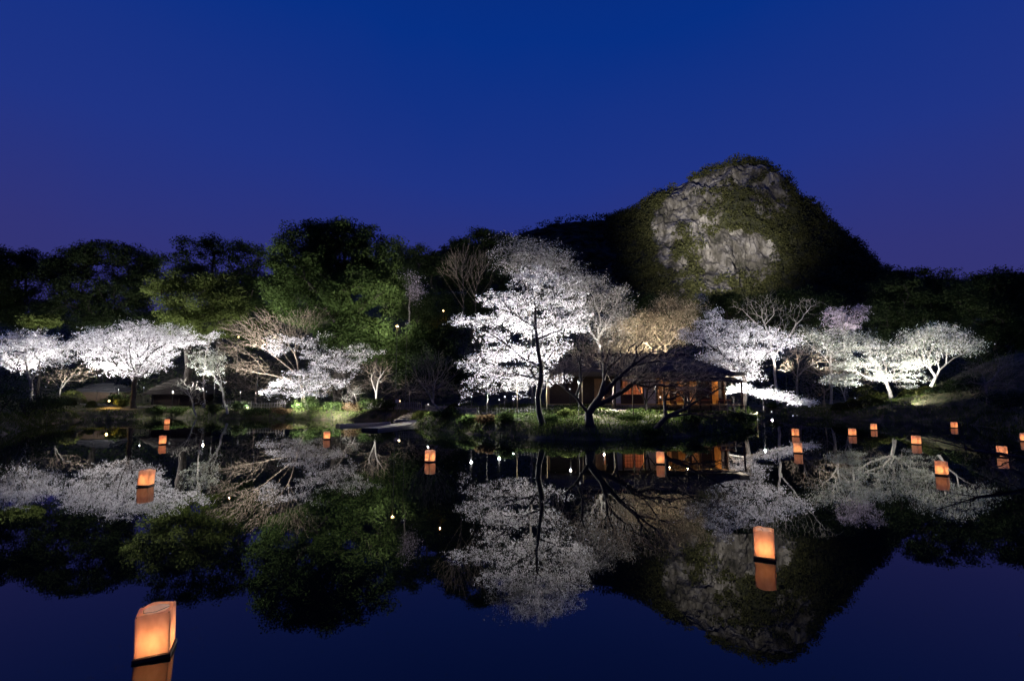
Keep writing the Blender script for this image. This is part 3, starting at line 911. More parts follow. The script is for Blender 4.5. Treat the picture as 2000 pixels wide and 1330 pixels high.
tree('cherry_tree', 'greyish budding cherry behind the tea house, sloping down from the main cherry', 54, (1170, 740), [[(1170, 690), (1168, 640)], [(1168, 660), (1200, 610)]],
     [(1135, 550, 30, 14), (1165, 560, 40, 18), (1200, 580, 36, 18), (1150, 590, 40, 24), (1215, 615, 26, 22), (1170, 620, 46, 26), (1190, 650, 44, 20)],
     clumps=230, per=7, size=0.12, spread=(0.32, 0.26), leaf='petal_dim', bark='bark_pale', R=0.18, twigs=5, twig_len=0.5, rise=0.1, seed=28, **{**CH, 'layer': 0, 'shell': 0.2})
tree('cherry_tree', 'full white cherry sheltering the right end of the tea house roof', 47, (1452, 790), [[(1456, 760), (1452, 725), (1440, 690)], [(1454, 740), (1420, 700), (1380, 670)], [(1452, 725), (1500, 690), (1540, 675)]],
     [(1395, 610, 20, 8), (1385, 630, 38, 14), (1440, 640, 44, 18), (1350, 655, 40, 12), (1400, 660, 60, 18), (1480, 655, 50, 18), (1530, 665, 38, 12), (1440, 690, 70, 18), (1500, 690, 40, 12), (1395, 705, 46, 14), (1440, 718, 50, 12), (1460, 735, 34, 8), (1410, 735, 34, 8)],
     clumps=340, per=78, size=0.14, spread=(0.44, 0.14), bark='bark_dark', R=0.2, seed=29, **CH)
tree('cherry_tree', 'low cherry bough sweeping out over the inlet below the white cherry', 44, (1400, 790), [[(1418, 768), (1440, 764), (1480, 772), (1530, 780), (1580, 790)]],
     [(1450, 756, 26, 6), (1490, 764, 30, 7), (1530, 774, 32, 7), (1570, 785, 26, 6)],
     clumps=80, per=66, size=0.12, spread=(0.3, 0.12), bark='bark_pale', R=0.07, seed=30, **{**CH, 'layer': 0})
tree('cherry_tree', 'pink-tinged distant cherry at the edge of the dark wood', 66, (1650, 720), [[(1650, 680), (1650, 650)]],
     [(1625, 610, 26, 9), (1680, 606, 22, 8), (1650, 622, 40, 11), (1640, 640, 40, 8)],
     clumps=90, per=60, size=0.18, spread=(0.5, 0.18), leaf='petal_pink', bark='bark_grey', R=0.16, seed=31, **CH)
tree('cherry_tree', 'hazy grey-green cherry below the pink-tinged distant cherry', 60, (1620, 740), [[(1622, 700), (1625, 675)]],
     [(1590, 655, 36, 14), (1640, 660, 40, 16), (1680, 660, 30, 14), (1620, 680, 50, 14)],
     clumps=130, per=6, size=0.14, spread=(0.5, 0.2), leaf='petal_green', bark='bark_pale', R=0.14, twigs=4, twig_len=0.5, seed=32, **{**CH, 'layer': 0})
tree('cherry_tree', 'greenish white cherry over the clipped azalea mounds', 53, (1742, 790), [[(1738, 765), (1730, 745), (1722, 735)], [(1730, 748), (1690, 735), (1660, 720)], [(1728, 745), (1760, 725), (1785, 720)]],
     [(1680, 675, 50, 14), (1640, 690, 28, 12), (1730, 690, 44, 16), (1700, 710, 70, 16), (1770, 715, 34, 16), (1650, 715, 34, 12), (1740, 735, 50, 12), (1790, 740, 24, 10), (1770, 755, 20, 8)],
     clumps=250, per=58, size=0.13, spread=(0.40, 0.2), leaf='petal_green', bark='bark_pale', R=0.17, seed=33, **{**CH, 'layer': 0.6})
tree('cherry_tree', 'leaning cream budding cherry rooted on the lit earth mound', 52, (1812, 748), [[(1835, 722), (1862, 700), (1890, 688)], [(1815, 735), (1815, 700), (1805, 680)], [(1850, 708), (1850, 675)]],
     [(1790, 655, 36, 16), (1825, 645, 36, 14), (1865, 660, 34, 16), (1900, 670, 22, 16), (1830, 680, 50, 16), (1770, 680, 30, 14), (1800, 705, 30, 10)],
     clumps=190, per=9, size=0.12, spread=(0.35, 0.22), leaf='petal_green', bark='bark_pale', R=0.15, twigs=4, twig_len=0.42, seed=34, **{**CH, 'layer': 0})
tree('cherry_tree', 'small pale cherry sapling beside the clipped azalea mounds', 53, (1658, 790), [[(1648, 770), (1640, 750)], [(1648, 768), (1615, 745)]],
     [(1640, 735, 24, 7), (1655, 748, 18, 6), (1625, 742, 14, 6)], clumps=40, per=14, size=0.12, spread=(0.3, 0.1), leaf='petal_green', bark='bark_pale', R=0.07, twigs=3, twig_len=0.3, seed=35, **CH)
tree('cherry_tree', 'tiny bright cherry at the foot of the mountain cliff', 90, (1378, 640), [[(1378, 610), (1378, 590)]],
     [(1372, 580, 14, 6), (1385, 590, 16, 7), (1375, 600, 14, 7)], clumps=36, per=50, size=0.22, spread=(0.45, 0.2), bark='bark_grey', R=0.12, seed=36, **CH)
tree('cherry_tree', 'thin pinkish cherry among the dark evergreens on the hill', 66, (800, 640), [[(800, 590), (800, 560)]],
     [(800, 545, 18, 14), (812, 570, 18, 14)], clumps=50, per=5, size=0.14, spread=(0.4, 0.3), leaf='petal_pink', bark='bark_grey', R=0.1, twigs=4, seed=37, **{**CH, 'layer': 0})

# ------------------------------------------------------------------ bare and budding trees
BT = dict(per=0, group='bare trees and shrubs around the pond', cat='bare tree', shell=0.2)
tree('bare_tree', 'brown bare tree with twigs fanned sideways above the spreading cherry', 55, (600, 770), [[(585, 735), (560, 700)], [(590, 740), (530, 690), (480, 660)], [(590, 745), (520, 730), (470, 722)], [(585, 735), (575, 690), (540, 640)]],
     [(470, 640, 40, 18), (520, 620, 40, 18), (460, 680, 34, 16), (520, 660, 50, 20), (570, 640, 40, 24), (480, 715, 40, 12), (610, 620, 40, 24)],
     clumps=260, bark='twig', R=0.11, r0=0.014, twigs=7, twig_len=0.55, seed=41, bf=0.6, **BT)
tree('bare_tree', 'grey bare shrub on a slanted stem beside the stone steps', 40, (866, 815), [[(846, 788), (838, 770)], [(843, 782), (850, 745)], [(838, 772), (815, 735)]],
     [(815, 715, 22, 22), (845, 705, 24, 26), (872, 720, 20, 24), (840, 740, 30, 20)],
     clumps=130, bark='bark_grey', R=0.09, r0=0.008, twigs=6, twig_len=0.34, seed=42, rise=0.1, bf=0.7, twig_mat='twig', **BT)
tree('bare_tree', 'pale forked bare trunk standing behind the moored boats', 53, (733, 800), [[(735, 770), (738, 745), (750, 725)], [(735, 765), (725, 740), (722, 715)]],
     [(725, 715, 24, 14), (750, 715, 24, 16), (740, 735, 34, 14)], clumps=80, bark='bark_pale', R=0.11, r0=0.008, twigs=4, twig_len=0.4, seed=43, twig_mat='twig', **BT)
tree('plum_tree', 'gnarled leafless plum with several black limbs beside the main cherry', 30, (1152, 820),
     [[(1150, 808, 0), (1158, 795, 0), (1172, 775, 0), (1180, 745, 0), (1180, 710, 0.2), (1184, 680, 0.3)],
      [(1150, 808, 0), (1135, 790, -0.4), (1125, 775, -0.6), (1135, 745, -0.8), (1160, 715, -0.8)],
      [(1130, 782, -0.5), (1105, 760, -0.9), (1085, 738, -1.1), (1080, 700, -1)],
      [(1156, 800, 0), (1190, 780, 0.3), (1230, 755, 0.6), (1260, 725, 0.9), (1285, 690, 1.1)],
      [(1178, 770, 0), (1205, 740, -0.3), (1235, 715, -0.6), (1270, 690, -0.8), (1300, 660, -0.9)],
      [(1240, 712, -0.6), (1290, 705, -0.8), (1340, 710, -1.0), (1390, 720, -1.1)],
      [(1245, 740, 0.8), (1300, 735, 0.9), (1350, 740, 1.0), (1410, 742, 1.0)]],
     [(1180, 665, 60, 24), (1240, 655, 50, 26), (1290, 655, 50, 28), (1120, 690, 40, 24), (1210, 690, 70, 22), (1310, 695, 60, 22), (1370, 715, 50, 16), (1090, 720, 26, 18), (1400, 735, 40, 12), (1330, 735, 60, 12), (1260, 740, 50, 16), (1230, 720, 50, 20), (1350, 765, 50, 12)],
     clumps=760, bark='bark_dark', twig_mat='twig', R=0.24, r0=0.011, twigs=4, twig_len=0.26, seed=44, bf=0.45, **{**BT, 'cat': 'plum tree'})
tree('plum_tree', 'leaning black plum limb rising from the peninsula turf toward the lit room', 30.5, (1268, 832),
     [[(1300, 815, 0), (1335, 800, 0.2), (1362, 782, 0.4), (1395, 765, 0.6)], [(1310, 811, 0), (1350, 808, -0.6), (1395, 815, -1.2), (1440, 835, -1.8)]],
     [(1385, 755, 40, 12), (1420, 750, 30, 14), (1360, 765, 30, 12), (1400, 812, 30, 10, -1.2), (1340, 750, 50, 18, 1.5), (1300, 770, 40, 12, 1.5)],
     clumps=200, bark='bark_dark', R=0.15, r0=0.009, twigs=4, twig_len=0.25, seed=45, **{**BT, 'cat': 'plum tree'})
tree('bare_tree', 'tall forked bare tree spreading pale twigs above the full white cherry', 61, (1520, 790), [[(1514, 740), (1510, 690), (1500, 650), (1488, 620)], [(1510, 700), (1545, 650), (1570, 615), (1590, 590)], [(1500, 650), (1470, 625), (1450, 605)]],
     [(1450, 600, 30, 14), (1485, 590, 36, 14), (1520, 605, 34, 16), (1575, 595, 24, 14), (1470, 625, 40, 14), (1540, 640, 40, 18)],
     clumps=170, bark='bark_pale', R=0.16, r0=0.012, twigs=3, twig_len=0.5, seed=46, twig_mat='bark_pale', rise=0.1, **BT)
tree('bare_tree', 'slim grey trunk with dark bare boughs standing by the inlet', 59, (1562, 790), [[(1556, 750), (1560, 710), (1570, 680)], [(1558, 730), (1600, 705), (1630, 690)], [(1558, 735), (1530, 700)]],
     [(1570, 690, 34, 20), (1610, 710, 40, 20), (1550, 720, 30, 18), (1640, 730, 30, 16)], clumps=130, bark='bark_grey', R=0.13, r0=0.011, twigs=4, twig_len=0.5, seed=47, twig_mat='twig', **BT)
tree('budding_tree', 'tan budding tree glowing warm above the tea house roof', 54, (1300, 760), [[(1300, 700), (1298, 660)], [(1299, 680), (1270, 640)], [(1299, 680), (1330, 640)]],
     [(1300, 590, 30, 14), (1335, 598, 28, 14), (1270, 620, 36, 18), (1320, 620, 40, 18), (1230, 640, 40, 22), (1300, 650, 60, 24), (1240, 680, 50, 18)],
     clumps=420, leaf='bud_warm', bark='twig_warm', R=0.16, r0=0.011, twigs=4, twig_len=0.45, size=0.12, spread=(0.35, 0.25), seed=48, **{**BT, 'per': 9, 'cat': 'budding tree'})
tree('bare_tree', 'ghostly pale bare tree halfway up the dark hill', 64, (905, 600), [[(905, 560), (902, 530)], [(904, 555), (885, 535)]],
     [(890, 510, 26, 20), (915, 505, 24, 24), (880, 535, 24, 12)], clumps=90, bark='bark_dark', R=0.07, r0=0.014, twigs=4, twig_len=0.5, rise=0.2, seed=49, twig_mat='twig', bf=0.8, **BT)
tree('bare_tree', 'slanting pale bare tree beside the ghostly bare tree on the hill', 62, (925, 610), [[(930, 570), (940, 530)]],
     [(940, 510, 20, 24), (925, 540, 20, 16)], clumps=50, bark='bark_dark', R=0.06, r0=0.013, twigs=4, twig_len=0.45, rise=0.2, seed=50, twig_mat='twig', bf=0.8, **BT)
tree('bare_tree', 'low wiry bare shrub in front of the thatched garden hut', 53.5, (385, 800), [[(372, 775), (365, 760)], [(374, 778), (350, 755)]],
     [(355, 755, 20, 12), (378, 760, 14, 14), (385, 775, 12, 6)], clumps=60, bark='bark_pale', R=0.06, r0=0.009, twigs=4, twig_len=0.3, seed=51, **BT)
tree('bare_tree', 'small cream twiggy shrub lit beside the spreading cherry', 53, (698, 800), [[(697, 785), (692, 770)], [(696, 785), (672, 778)]],
     [(697, 765, 14, 10), (675, 778, 12, 5)], clumps=50, bark='bark_pale', R=0.05, r0=0.008, twigs=4, twig_len=0.25, rise=0.1, seed=52, **BT)
tree('bare_tree', 'thin-stemmed bare tree between the two umbrella cherries', 54, (115, 795), [[(118, 760), (130, 735)], [(117, 765), (100, 740)], [(118, 760), (150, 720)]],
     [(110, 735, 24, 14), (140, 730, 26, 16), (165, 725, 16, 12)], clumps=70, bark='bark_grey', R=0.07, r0=0.01, twigs=4, twig_len=0.4, seed=53, twig_mat='twig', **BT)
tree('bare_tree', 'straggly brown bare tree on the steep mound bank', 43, (1930, 790), [[(1925, 750), (1915, 720)], [(1927, 755), (1960, 715)], [(1926, 755), (1885, 735)]],
     [(1890, 720, 36, 20), (1940, 710, 46, 26), (1990, 720, 40, 34), (1880, 760, 40, 20), (1960, 760, 50, 30)], clumps=220, bark='twig', R=0.1, r0=0.009, twigs=5, twig_len=0.45, seed=54, **BT)
tree('bare_tree', 'brown thicket tree of fine twigs behind the small greenish cherry', 60, (500, 780), [[(500, 750), (505, 725)], [(500, 755), (470, 730)]],
     [(480, 730, 40, 22), (530, 725, 40, 22), (450, 745, 30, 16), (510, 755, 50, 16)], clumps=150, bark='twig', R=0.1, r0=0.011, twigs=5, twig_len=0.5, seed=55, **BT)
tree('bare_tree', 'brown twig thicket behind the picket fence by the steps', 53, (800, 795), [[(800, 780), (800, 765)]],
     [(780, 770, 34, 14), (830, 765, 30, 18), (810, 750, 40, 14), (870, 760, 30, 16)], clumps=150, bark='twig', R=0.07, r0=0.009, twigs=6, twig_len=0.35, seed=56, **BT)
tree('bare_tree', 'brown twig thicket behind the sapling and azalea mounds', 58, (1610, 790), [[(1610, 765), (1608, 745)]],
     [(1590, 735, 40, 18), (1640, 725, 40, 18), (1580, 765, 34, 12), (1690, 740, 30, 16)], clumps=170, bark='twig', R=0.08, r0=0.010, twigs=5, twig_len=0.45, seed=58, **BT)
tree('bare_tree', 'brown twig thicket under the hillside beside the fanned bare tree', 57, (590, 780), [[(590, 765), (592, 745)]],
     [(560, 745, 40, 16), (620, 740, 40, 16), (660, 755, 40, 14), (720, 750, 40, 16)], clumps=170, bark='twig', R=0.08, r0=0.010, twigs=5, twig_len=0.45, seed=59, **BT)
tree('bare_tree', 'dense dark bare shrub standing before the open amber room', 38.5, (1345, 800), [[(1345, 790), (1343, 770), (1340, 750)], [(1344, 785), (1315, 755)], [(1344, 785), (1375, 755)]],
     [(1310, 745, 34, 20), (1350, 735, 40, 22), (1385, 748, 30, 20), (1340, 765, 50, 12)], clumps=170, bark='bark_dark', twig_mat='twig_dark', R=0.09, r0=0.011, twigs=4, twig_len=0.3, seed=60, **BT)
tree('bare_tree', 'dark bare shrub standing before the glowing paper windows', 38.0, (1262, 800), [[(1262, 785), (1264, 765), (1270, 745)], [(1263, 780), (1285, 755)], [(1263, 780), (1245, 755)]],
     [(1275, 745, 26, 24), (1245, 745, 22, 18), (1290, 765, 22, 14), (1262, 725, 40, 18)], clumps=120, bark='bark_dark', twig_mat='twig_dark', R=0.09, r0=0.011, twigs=4, twig_len=0.3, seed=61, **BT)
tree('bare_tree', 'olive-tan bare tree with wide fine twigs screening the tea house roof', 40.5, (1200, 800), [[(1200, 770), (1203, 735), (1210, 705)], [(1202, 745), (1160, 705)], [(1204, 735), (1260, 695), (1310, 680)]],
     [(1150, 690, 40, 18), (1200, 675, 50, 20), (1260, 680, 50, 20), (1320, 690, 44, 18), (1370, 705, 34, 16), (1230, 705, 70, 16), (1130, 715, 26, 12)], clumps=330, bark='bark_dark', twig_mat='twig_warm', R=0.12, r0=0.010, twigs=4, twig_len=0.35, seed=62, **BT)
# overhanging branches from a tree standing on the near right bank
tb = tree('bare_tree', 'dark bare tree on the near bank whose thin branches trail over the lanterns', 17, (2140, 900),
     [[(2110, 860), (2090, 830)], [(2110, 870), (2000, 895), (1900, 880), (1830, 860), (1775, 842)], [(2115, 890), (2000, 940), (1920, 905), (1860, 885), (1810, 868)], [(2115, 890), (2010, 955), (1930, 935), (1880, 920)]],
     [(1850, 862, 60, 12), (1920, 885, 60, 18), (1960, 915, 40, 20), (1820, 850, 40, 8), (1990, 880, 30, 24)],
     clumps=60, bark='bark_dark', R=0.07, r0=0.005, twigs=1, twig_len=0.25, seed=57, bf=0.25, **BT)


# ------------------------------------------------------------------ shrubs
AZ = 'clipped azalea mounds'
for i, (px, D, w, h, lab) in enumerate([
        (1690, 56.5, 3.2, 1.9, 'largest clipped azalea dome under the greenish white cherry'),
        (1640, 52.6, 1.7, 0.8, 'low clipped azalea mound at the sapling foot'),
        (1664, 52.2, 1.8, 1.0, 'rounded clipped azalea mound right beside the sapling trunk'),
        (1700, 52.2, 2.4, 1.1, 'wide clipped azalea mound in front of the largest dome'),
        (1722, 54.0, 1.8, 1.0, 'clipped azalea mound left of the bright cherry floodlight'),
        (1778, 54.5, 2.2, 1.1, 'clipped azalea mound between the cherry floodlight and the earth mound'),
        (1812, 49.6, 1.8, 0.9, 'small clipped azalea mound at the foot of the earth mound'),
        (140, 55.5, 2.6, 1.5, 'large clipped dome shrub between the two umbrella cherries'),
        (135, 54.4, 1.4, 0.8, 'small clipped dome shrub in front of the large clipped dome'),
        (180, 54.5, 1.0, 0.7, 'little round clipped shrub beside the path lamp post'),
        (112, 53.4, 1.5, 0.5, 'flat clipped shrub beside the thin-stemmed bare tree'),
        (888, 41.0, 1.7, 0.8, 'rounded bright shrub behind the picket fence end')]):
    shrub('clipped_shrub', lab, px, D, w, h, 'leaf_moss', 2600, 0.10, AZ, 60 + i, dome=True)
for i, (px, D, w, h, leaf, lab) in enumerate([
        (604, 52.6, 2.9, 1.5, 'leaf_mid', 'bright green leafy shrub beside the waterside lamp'),
        (652, 51.9, 2.2, 1.0, 'leaf_mid', 'green shrub just behind the lamp post standing in the water'),
        (690, 51.6, 1.9, 0.9, 'leaf_dry', 'brownish shrub on the bank behind the boats'),
        (730, 50.6, 2.6, 1.2, 'leaf_mid', 'dense green shrub left of the stone steps'),
        (758, 50.0, 1.7, 1.0, 'leaf_dark', 'dark shrub touching the stone steps'),
        (555, 52.9, 2.4, 0.8, 'leaf_dry', 'dry low shrub beside the bright green leafy shrub'),
        (500, 53.4, 2.6, 0.8, 'leaf_dark', 'low dark shrub on the bank below the twig thicket'),
        (470, 54.0, 1.9, 1.0, 'leaf_dark', 'dark shrub behind the low bank below the small greenish cherry'),
        (345, 54.6, 1.8, 0.8, 'leaf_mid', 'green tuft shrub at the foot of the wiry bare shrub'),
        (310, 54.2, 1.6, 0.7, 'leaf_mid', 'small green shrub between the umbrella cherry trunk and the wiry shrub'),
        (240, 55.0, 1.5, 0.9, 'leaf_bright', 'bright green shrub behind the umbrella cherry trunk'),
        (225, 56.5, 2.2, 1.2, 'leaf_mid', 'leafy shrub beside the dark tiled hut'),
        (420, 53.4, 1.7, 0.8, 'leaf_dark', 'dark low shrub beside the small greenish cherry trunks'),
        (1510, 61.0, 1.8, 0.8, 'leaf_bright', 'yellow-green shrub at the back of the inlet'),
        (1455, 42.0, 1.6, 0.7, 'leaf_mid', 'green shrub at the tip of the peninsula by the bamboo rail'),
        (1436, 40.4, 1.9, 0.6, 'leaf_dark', 'dark low shrub near the peninsula tip'),
        (1900, 45.5, 2.2, 1.6, 'leaf_dark', 'dark green shrub on the face of the mound'),
        (1872, 47.0, 2.0, 1.1, 'leaf_mid', 'bright green shrub on top of the earth mound'),
        (1960, 40.8, 3.4, 1.5, 'leaf_dark', 'broad dark shrub at the waterline below the mound'),
        (1840, 48.2, 2.4, 0.7, 'leaf_dark', 'flat dark shrub where the mound meets the pond'),
        (872, 38.6, 1.9, 0.8, 'leaf_mid', 'leafy shrub at the foot of the slanted bare shrub'),
        (915, 35.0, 1.5, 0.6, 'leaf_mid', 'low shrub on the peninsula bank below the metal fence'),
        (950, 33.5, 1.4, 0.6, 'leaf_dry', 'straw-coloured tussock shrub on the peninsula bank'),
        (985, 32.6, 1.4, 0.7, 'leaf_mid', 'green shrub on the peninsula bank in front of the metal fence post'),
        (1075, 31.6, 1.1, 0.5, 'leaf_mid', 'small shrub between the main cherry and plum trunks'),
        (1108, 34.0, 1.2, 0.6, 'leaf_bright', 'bright tuft on the rise behind the plum trunk'),
        (1230, 33.0, 1.5, 0.5, 'leaf_mid', 'green tuft under the long plum limb'),
        (1270, 30.6, 1.3, 0.5, 'leaf_mid', 'tuft at the base of the leaning plum limb'),
        (1350, 33.5, 1.8, 0.6, 'leaf_dark', 'dark shrub on the shaded side of the peninsula'),
        (55, 40.5, 4.2, 2.0, 'leaf_dark', 'large dark shrub on the shadowed bank opposite the tea house'),
        (0, 36.0, 4.5, 2.6, 'leaf_dark', 'tallest black shrub on the shadowed bank'),
        (92, 46.0, 3.0, 1.5, 'leaf_dark', 'dark shrub where the shadowed bank bends away'),
        (112, 51.5, 3.0, 1.2, 'leaf_dark', 'dark spreading shrub below the first umbrella cherry')]):
    shrub('leafy_shrub', lab, px, D, w, h, leaf, 1500, 0.13, 'leafy shrubs on the banks', 90 + i)


# ------------------------------------------------------------------ paths
def path_strip(name, line, width):
    pts = [P(px, 780, D)[:2] for px, D in line]
    v = []; f = []
    fine = []
    for a, b in zip(pts[:-1], pts[1:]):
        m = max(2, int(np.linalg.norm(b - a) / 0.6))
        fine += [a + (b - a) * t / m for t in range(m)]
    fine.append(pts[-1]); fine = np.array(fine)
    tg = np.gradient(fine, axis=0); tg /= np.linalg.norm(tg, axis=1)[:, None]
    nm = np.stack([-tg[:, 1], tg[:, 0]], -1)
    K = 5
    for j in range(K):
        o = fine + nm * width * (j / (K - 1) - 0.5)
        v.append(np.stack([o[:, 0], o[:, 1], ground_z(o[:, 0], o[:, 1]) + 0.035], -1))
    n = len(fine); v = np.concatenate(v)
    ix = np.arange(n * K).reshape(K, n)
    f = np.stack([ix[:-1, :-1].ravel(), ix[:-1, 1:].ravel(), ix[1:, 1:].ravel(), ix[1:, :-1].ravel()], -1)
    return tag(link(name, np_mesh(name, v, f, True), M['gravel']), kind='structure')


path_strip('path', [(640, 54), (740, 52.5), (815, 51), (865, 46.5), (915, 41.5), (960, 39.2), (1050, 38.5), (1120, 39.8), (1200, 40.6), (1300, 41)], 1.6)
path_strip('path', [(100, 57.5), (180, 55.8), (270, 56), (360, 57), (470, 57.5)], 1.6)

# ------------------------------------------------------------------ tea house
HD = 43.5
hb = P(1250, 780, HD); hb[2] = gz(hb[0], hb[1] + 0.5)
house = empty('tea_house', (hb[0], hb[1], hb[2]), 'thatched tea house with glowing paper windows and an open amber room', 'house')
kx = HD / F


def hx(px): return (px - 1250) * kx


FL = 0.35; EV_Z = P(1250, 735, HD)[2] - hb[2]; RG_Z = P(1250, 698, HD + 2.5)[2] - hb[2]
WX0, WX1, WD = hx(1075), hx(1418), 5.0
# floor platform and stone footing
MB().box(((WX0 + WX1) / 2, WD / 2, 0.0), (WX1 - WX0, WD, 0.5)).build('footing', M['stone'], house)
MB().box(((WX0 + WX1) / 2, WD / 2, 0.30), (WX1 - WX0 - 0.2, WD - 0.2, 0.10)).build('floor', M['tatami'], house)
# thatched hipped roof, laid in courses
roof = None
ex0, ex1, ey0, ey1 = WX0 - 1.2, WX1 + 1.0, -1.25, WD + 1.2
rx0, rx1, ry = WX0 + 2.4, WX1 - 2.6, WD / 2
NCO = 9
roof_e = MB()
for c in range(NCO):
    t0, t1 = c / NCO, (c + 1) / NCO
    def ringat(t, dz, out):
        a = [ex0 + (rx0 - ex0) * t - out, ex1 + (rx1 - ex1) * t + out, ey0 + (ry - 0.05 - ey0) * t - out, ey1 + (ry + 0.05 - ey1) * t + out]
        z = EV_Z + (RG_Z - EV_Z) * (t ** 1.08) + dz
        return [(a[0], a[2], z), (a[1], a[2], z), (a[1], a[3], z), (a[0], a[3], z)]
    lo = ringat(t0, -0.02, 0.06); lo2 = ringat(t0, 0.16 if c else 0.34, 0.05); hi = ringat(t1, 0.10, 0.0)
    v = lo + lo2 + hi
    f = []
    for k in range(2):
        for j in range(4):
            f.append((k * 4 + j, k * 4 + (j + 1) % 4, (k + 1) * 4 + (j + 1) % 4, (k + 1) * 4 + j))
    if c == 0: f.append((3, 2, 1, 0))
    if c == NCO - 1: f.append((8, 9, 10, 11))
    o = MB().add(v, f).build('roof' if c == 0 else 'thatch_course', M['thatch'], house if c == 0 else roof)
    if c == 0: roof = o
MB().tube([(rx0 - 0.4, ry, RG_Z + 0.16), (rx1 + 0.4, ry, RG_Z + 0.16)], 0.24, 8).build('ridge_cap', M['bark_dark'], roof)
# low lean-to eave over the veranda on the open side
MB().add([(hx(1283), -0.2, EV_Z - 0.05), (hx(1430), -0.2, EV_Z - 0.05), (hx(1430), -2.1, EV_Z - 0.42), (hx(1283), -2.1, EV_Z - 0.42),
          (hx(1283), -0.2, EV_Z - 0.15), (hx(1430), -0.2, EV_Z - 0.15), (hx(1430), -2.1, EV_Z - 0.50), (hx(1283), -2.1, EV_Z - 0.50)],
         [(0, 3, 2, 1), (4, 5, 6, 7), (0, 1, 5, 4), (1, 2, 6, 5), (2, 3, 7, 6), (3, 0, 4, 7)]).build('lean_to_roof', M['wood_dark'], house)
# posts
for px in (1076, 1120, 1160, 1194, 1214, 1256, 1283, 1310, 1336, 1362, 1388, 1416):
    MB().box((hx(px), 0.0, (FL + EV_Z) / 2), (0.13, 0.13, EV_Z - FL)).build('post', M['wood_dark'], house)
for px in (1284, 1350, 1428):
    MB().box((hx(px), -1.95, (EV_Z - 0.45) / 2), (0.11, 0.11, EV_Z - 0.45)).build('post', M['wood_dark'], house)
MB().box(((WX0 + WX1) / 2, 0, EV_Z - 0.12), (WX1 - WX0, 0.16, 0.2)).build('beam', M['wood_dark'], house)


def panel(px0, px1, z0, z1, mat, name, y=0.02, th=0.06):
    return MB().box(((hx(px0) + hx(px1)) / 2, y, (z0 + z1) / 2), (hx(px1) - hx(px0) - 0.14, th, z1 - z0)).build(name, M[mat], house)


TOPZ = EV_Z - 0.22
panel(1076, 1120, FL, TOPZ, 'wood_dark', 'board_wall')
panel(1120, 1160, FL, TOPZ, 'wood_dark', 'board_wall')
panel(1160, 1180, FL, TOPZ, 'wood_amber', 'sliding_door')
panel(1180, 1194, FL, TOPZ, 'wood_dark', 'board_wall')
panel(1194, 1214, FL, TOPZ, 'plaster', 'plaster_wall')
panel(1256, 1283, FL, TOPZ, 'plaster', 'plaster_wall')
panel(1214, 1256, FL, FL + 0.75, 'wood_dark', 'dado')
panel(1214, 1256, TOPZ - 0.18, TOPZ, 'plaster', 'plaster_wall')
for a_, b_ in ((1310, 1323), (1336, 1349), (1362, 1388), (1402, 1416)):  # added dark panels that block part of the room's glow
    sh = panel(a_, b_, FL, TOPZ - 0.1, 'wood_dark', 'added_shutter', y=0.10, th=0.03)
    for k in range(1, 6):
        MB().box(((hx(a_) + hx(b_)) / 2, 0.075, FL + (TOPZ - 0.1 - FL) * k / 6), (hx(b_) - hx(a_) - 0.16, 0.02, 0.035)).build('batten', M['wood_dark'], sh)
# paper windows
for a, b in ((1216, 1235), (1236, 1254)):
    z0, z1 = FL + 0.75, TOPZ - 0.18
    wnd = MB().box(((hx(a) + hx(b)) / 2, 0.03, (z0 + z1) / 2), (hx(b) - hx(a) - 0.05, 0.012, z1 - z0)).build('paper_window', M['shoji'], house)
    cx, wd = (hx(a) + hx(b)) / 2, hx(b) - hx(a) - 0.05
    fr = MB()
    for s in (-1, 1): fr.box((cx + s * (wd / 2 - 0.025), 0.0, (z0 + z1) / 2), (0.05, 0.05, z1 - z0))
    for zz in (z0 + 0.025, z1 - 0.025): fr.box((cx, -0.002, zz), (wd - 0.1, 0.05, 0.05))
    fr.build('frame', M['wood_dark'], wnd)
    for k in range(1, 3):
        MB().box((cx - wd / 2 + wd * k / 3, 0.005, (z0 + z1) / 2), (0.02, 0.025, z1 - z0 - 0.1)).build('glazing_bar', M['wood_dark'], wnd)
    for k in range(1, 4):
        MB().box((cx, 0.008, z0 + (z1 - z0) * k / 4), (wd - 0.1, 0.02, 0.02)).build('glazing_bar', M['wood_dark'], wnd)
# walls behind
MB().box(((WX0 + WX1) / 2, WD - 0.1, (FL + EV_Z) / 2), (WX1 - WX0, 0.08, EV_Z - FL)).build('rear_wall', M['wood_amber'], house)
for px in (1075, 1256, 1418):
    MB().box((hx(px) + (0.06 if px < 1300 else -0.06), WD / 2, (FL + EV_Z) / 2), (0.08, WD - 0.3, EV_Z - FL)).build('partition_wall', M['wood_amber'], house)
# paper screens standing inside the open room
for px in (1298, 1324, 1376, 1402):
    s = MB().box((hx(px), 3.2, FL + 0.95), (0.85, 0.03, 1.75)).build('paper_screen', M['shoji'], house)
    for k in range(-1, 2):
        MB().box((hx(px) + k * 0.28, 3.17, FL + 0.95), (0.03, 0.03, 1.75)).build('screen_bar', M['wood_dark'], s)
    for k in range(5):
        MB().box((hx(px), 3.165, FL + 0.12 + k * 0.41), (0.85, 0.025, 0.03)).build('screen_bar', M['wood_dark'], s)
# veranda deck, each board its own piece
for k in range(8):
    MB().box(((hx(1283) + hx(1430)) / 2, -1.95 + k * 0.25, 0.30), (hx(1430) - hx(1283), 0.235, 0.05)).build('deck_board', M['wood_amber'], house)
for px in (1290, 1330, 1370, 1410, 1426):
    MB().box((hx(px), -1.9, 0.05), (0.1, 0.1, 0.46)).build('deck_leg', M['wood_dark'], house)


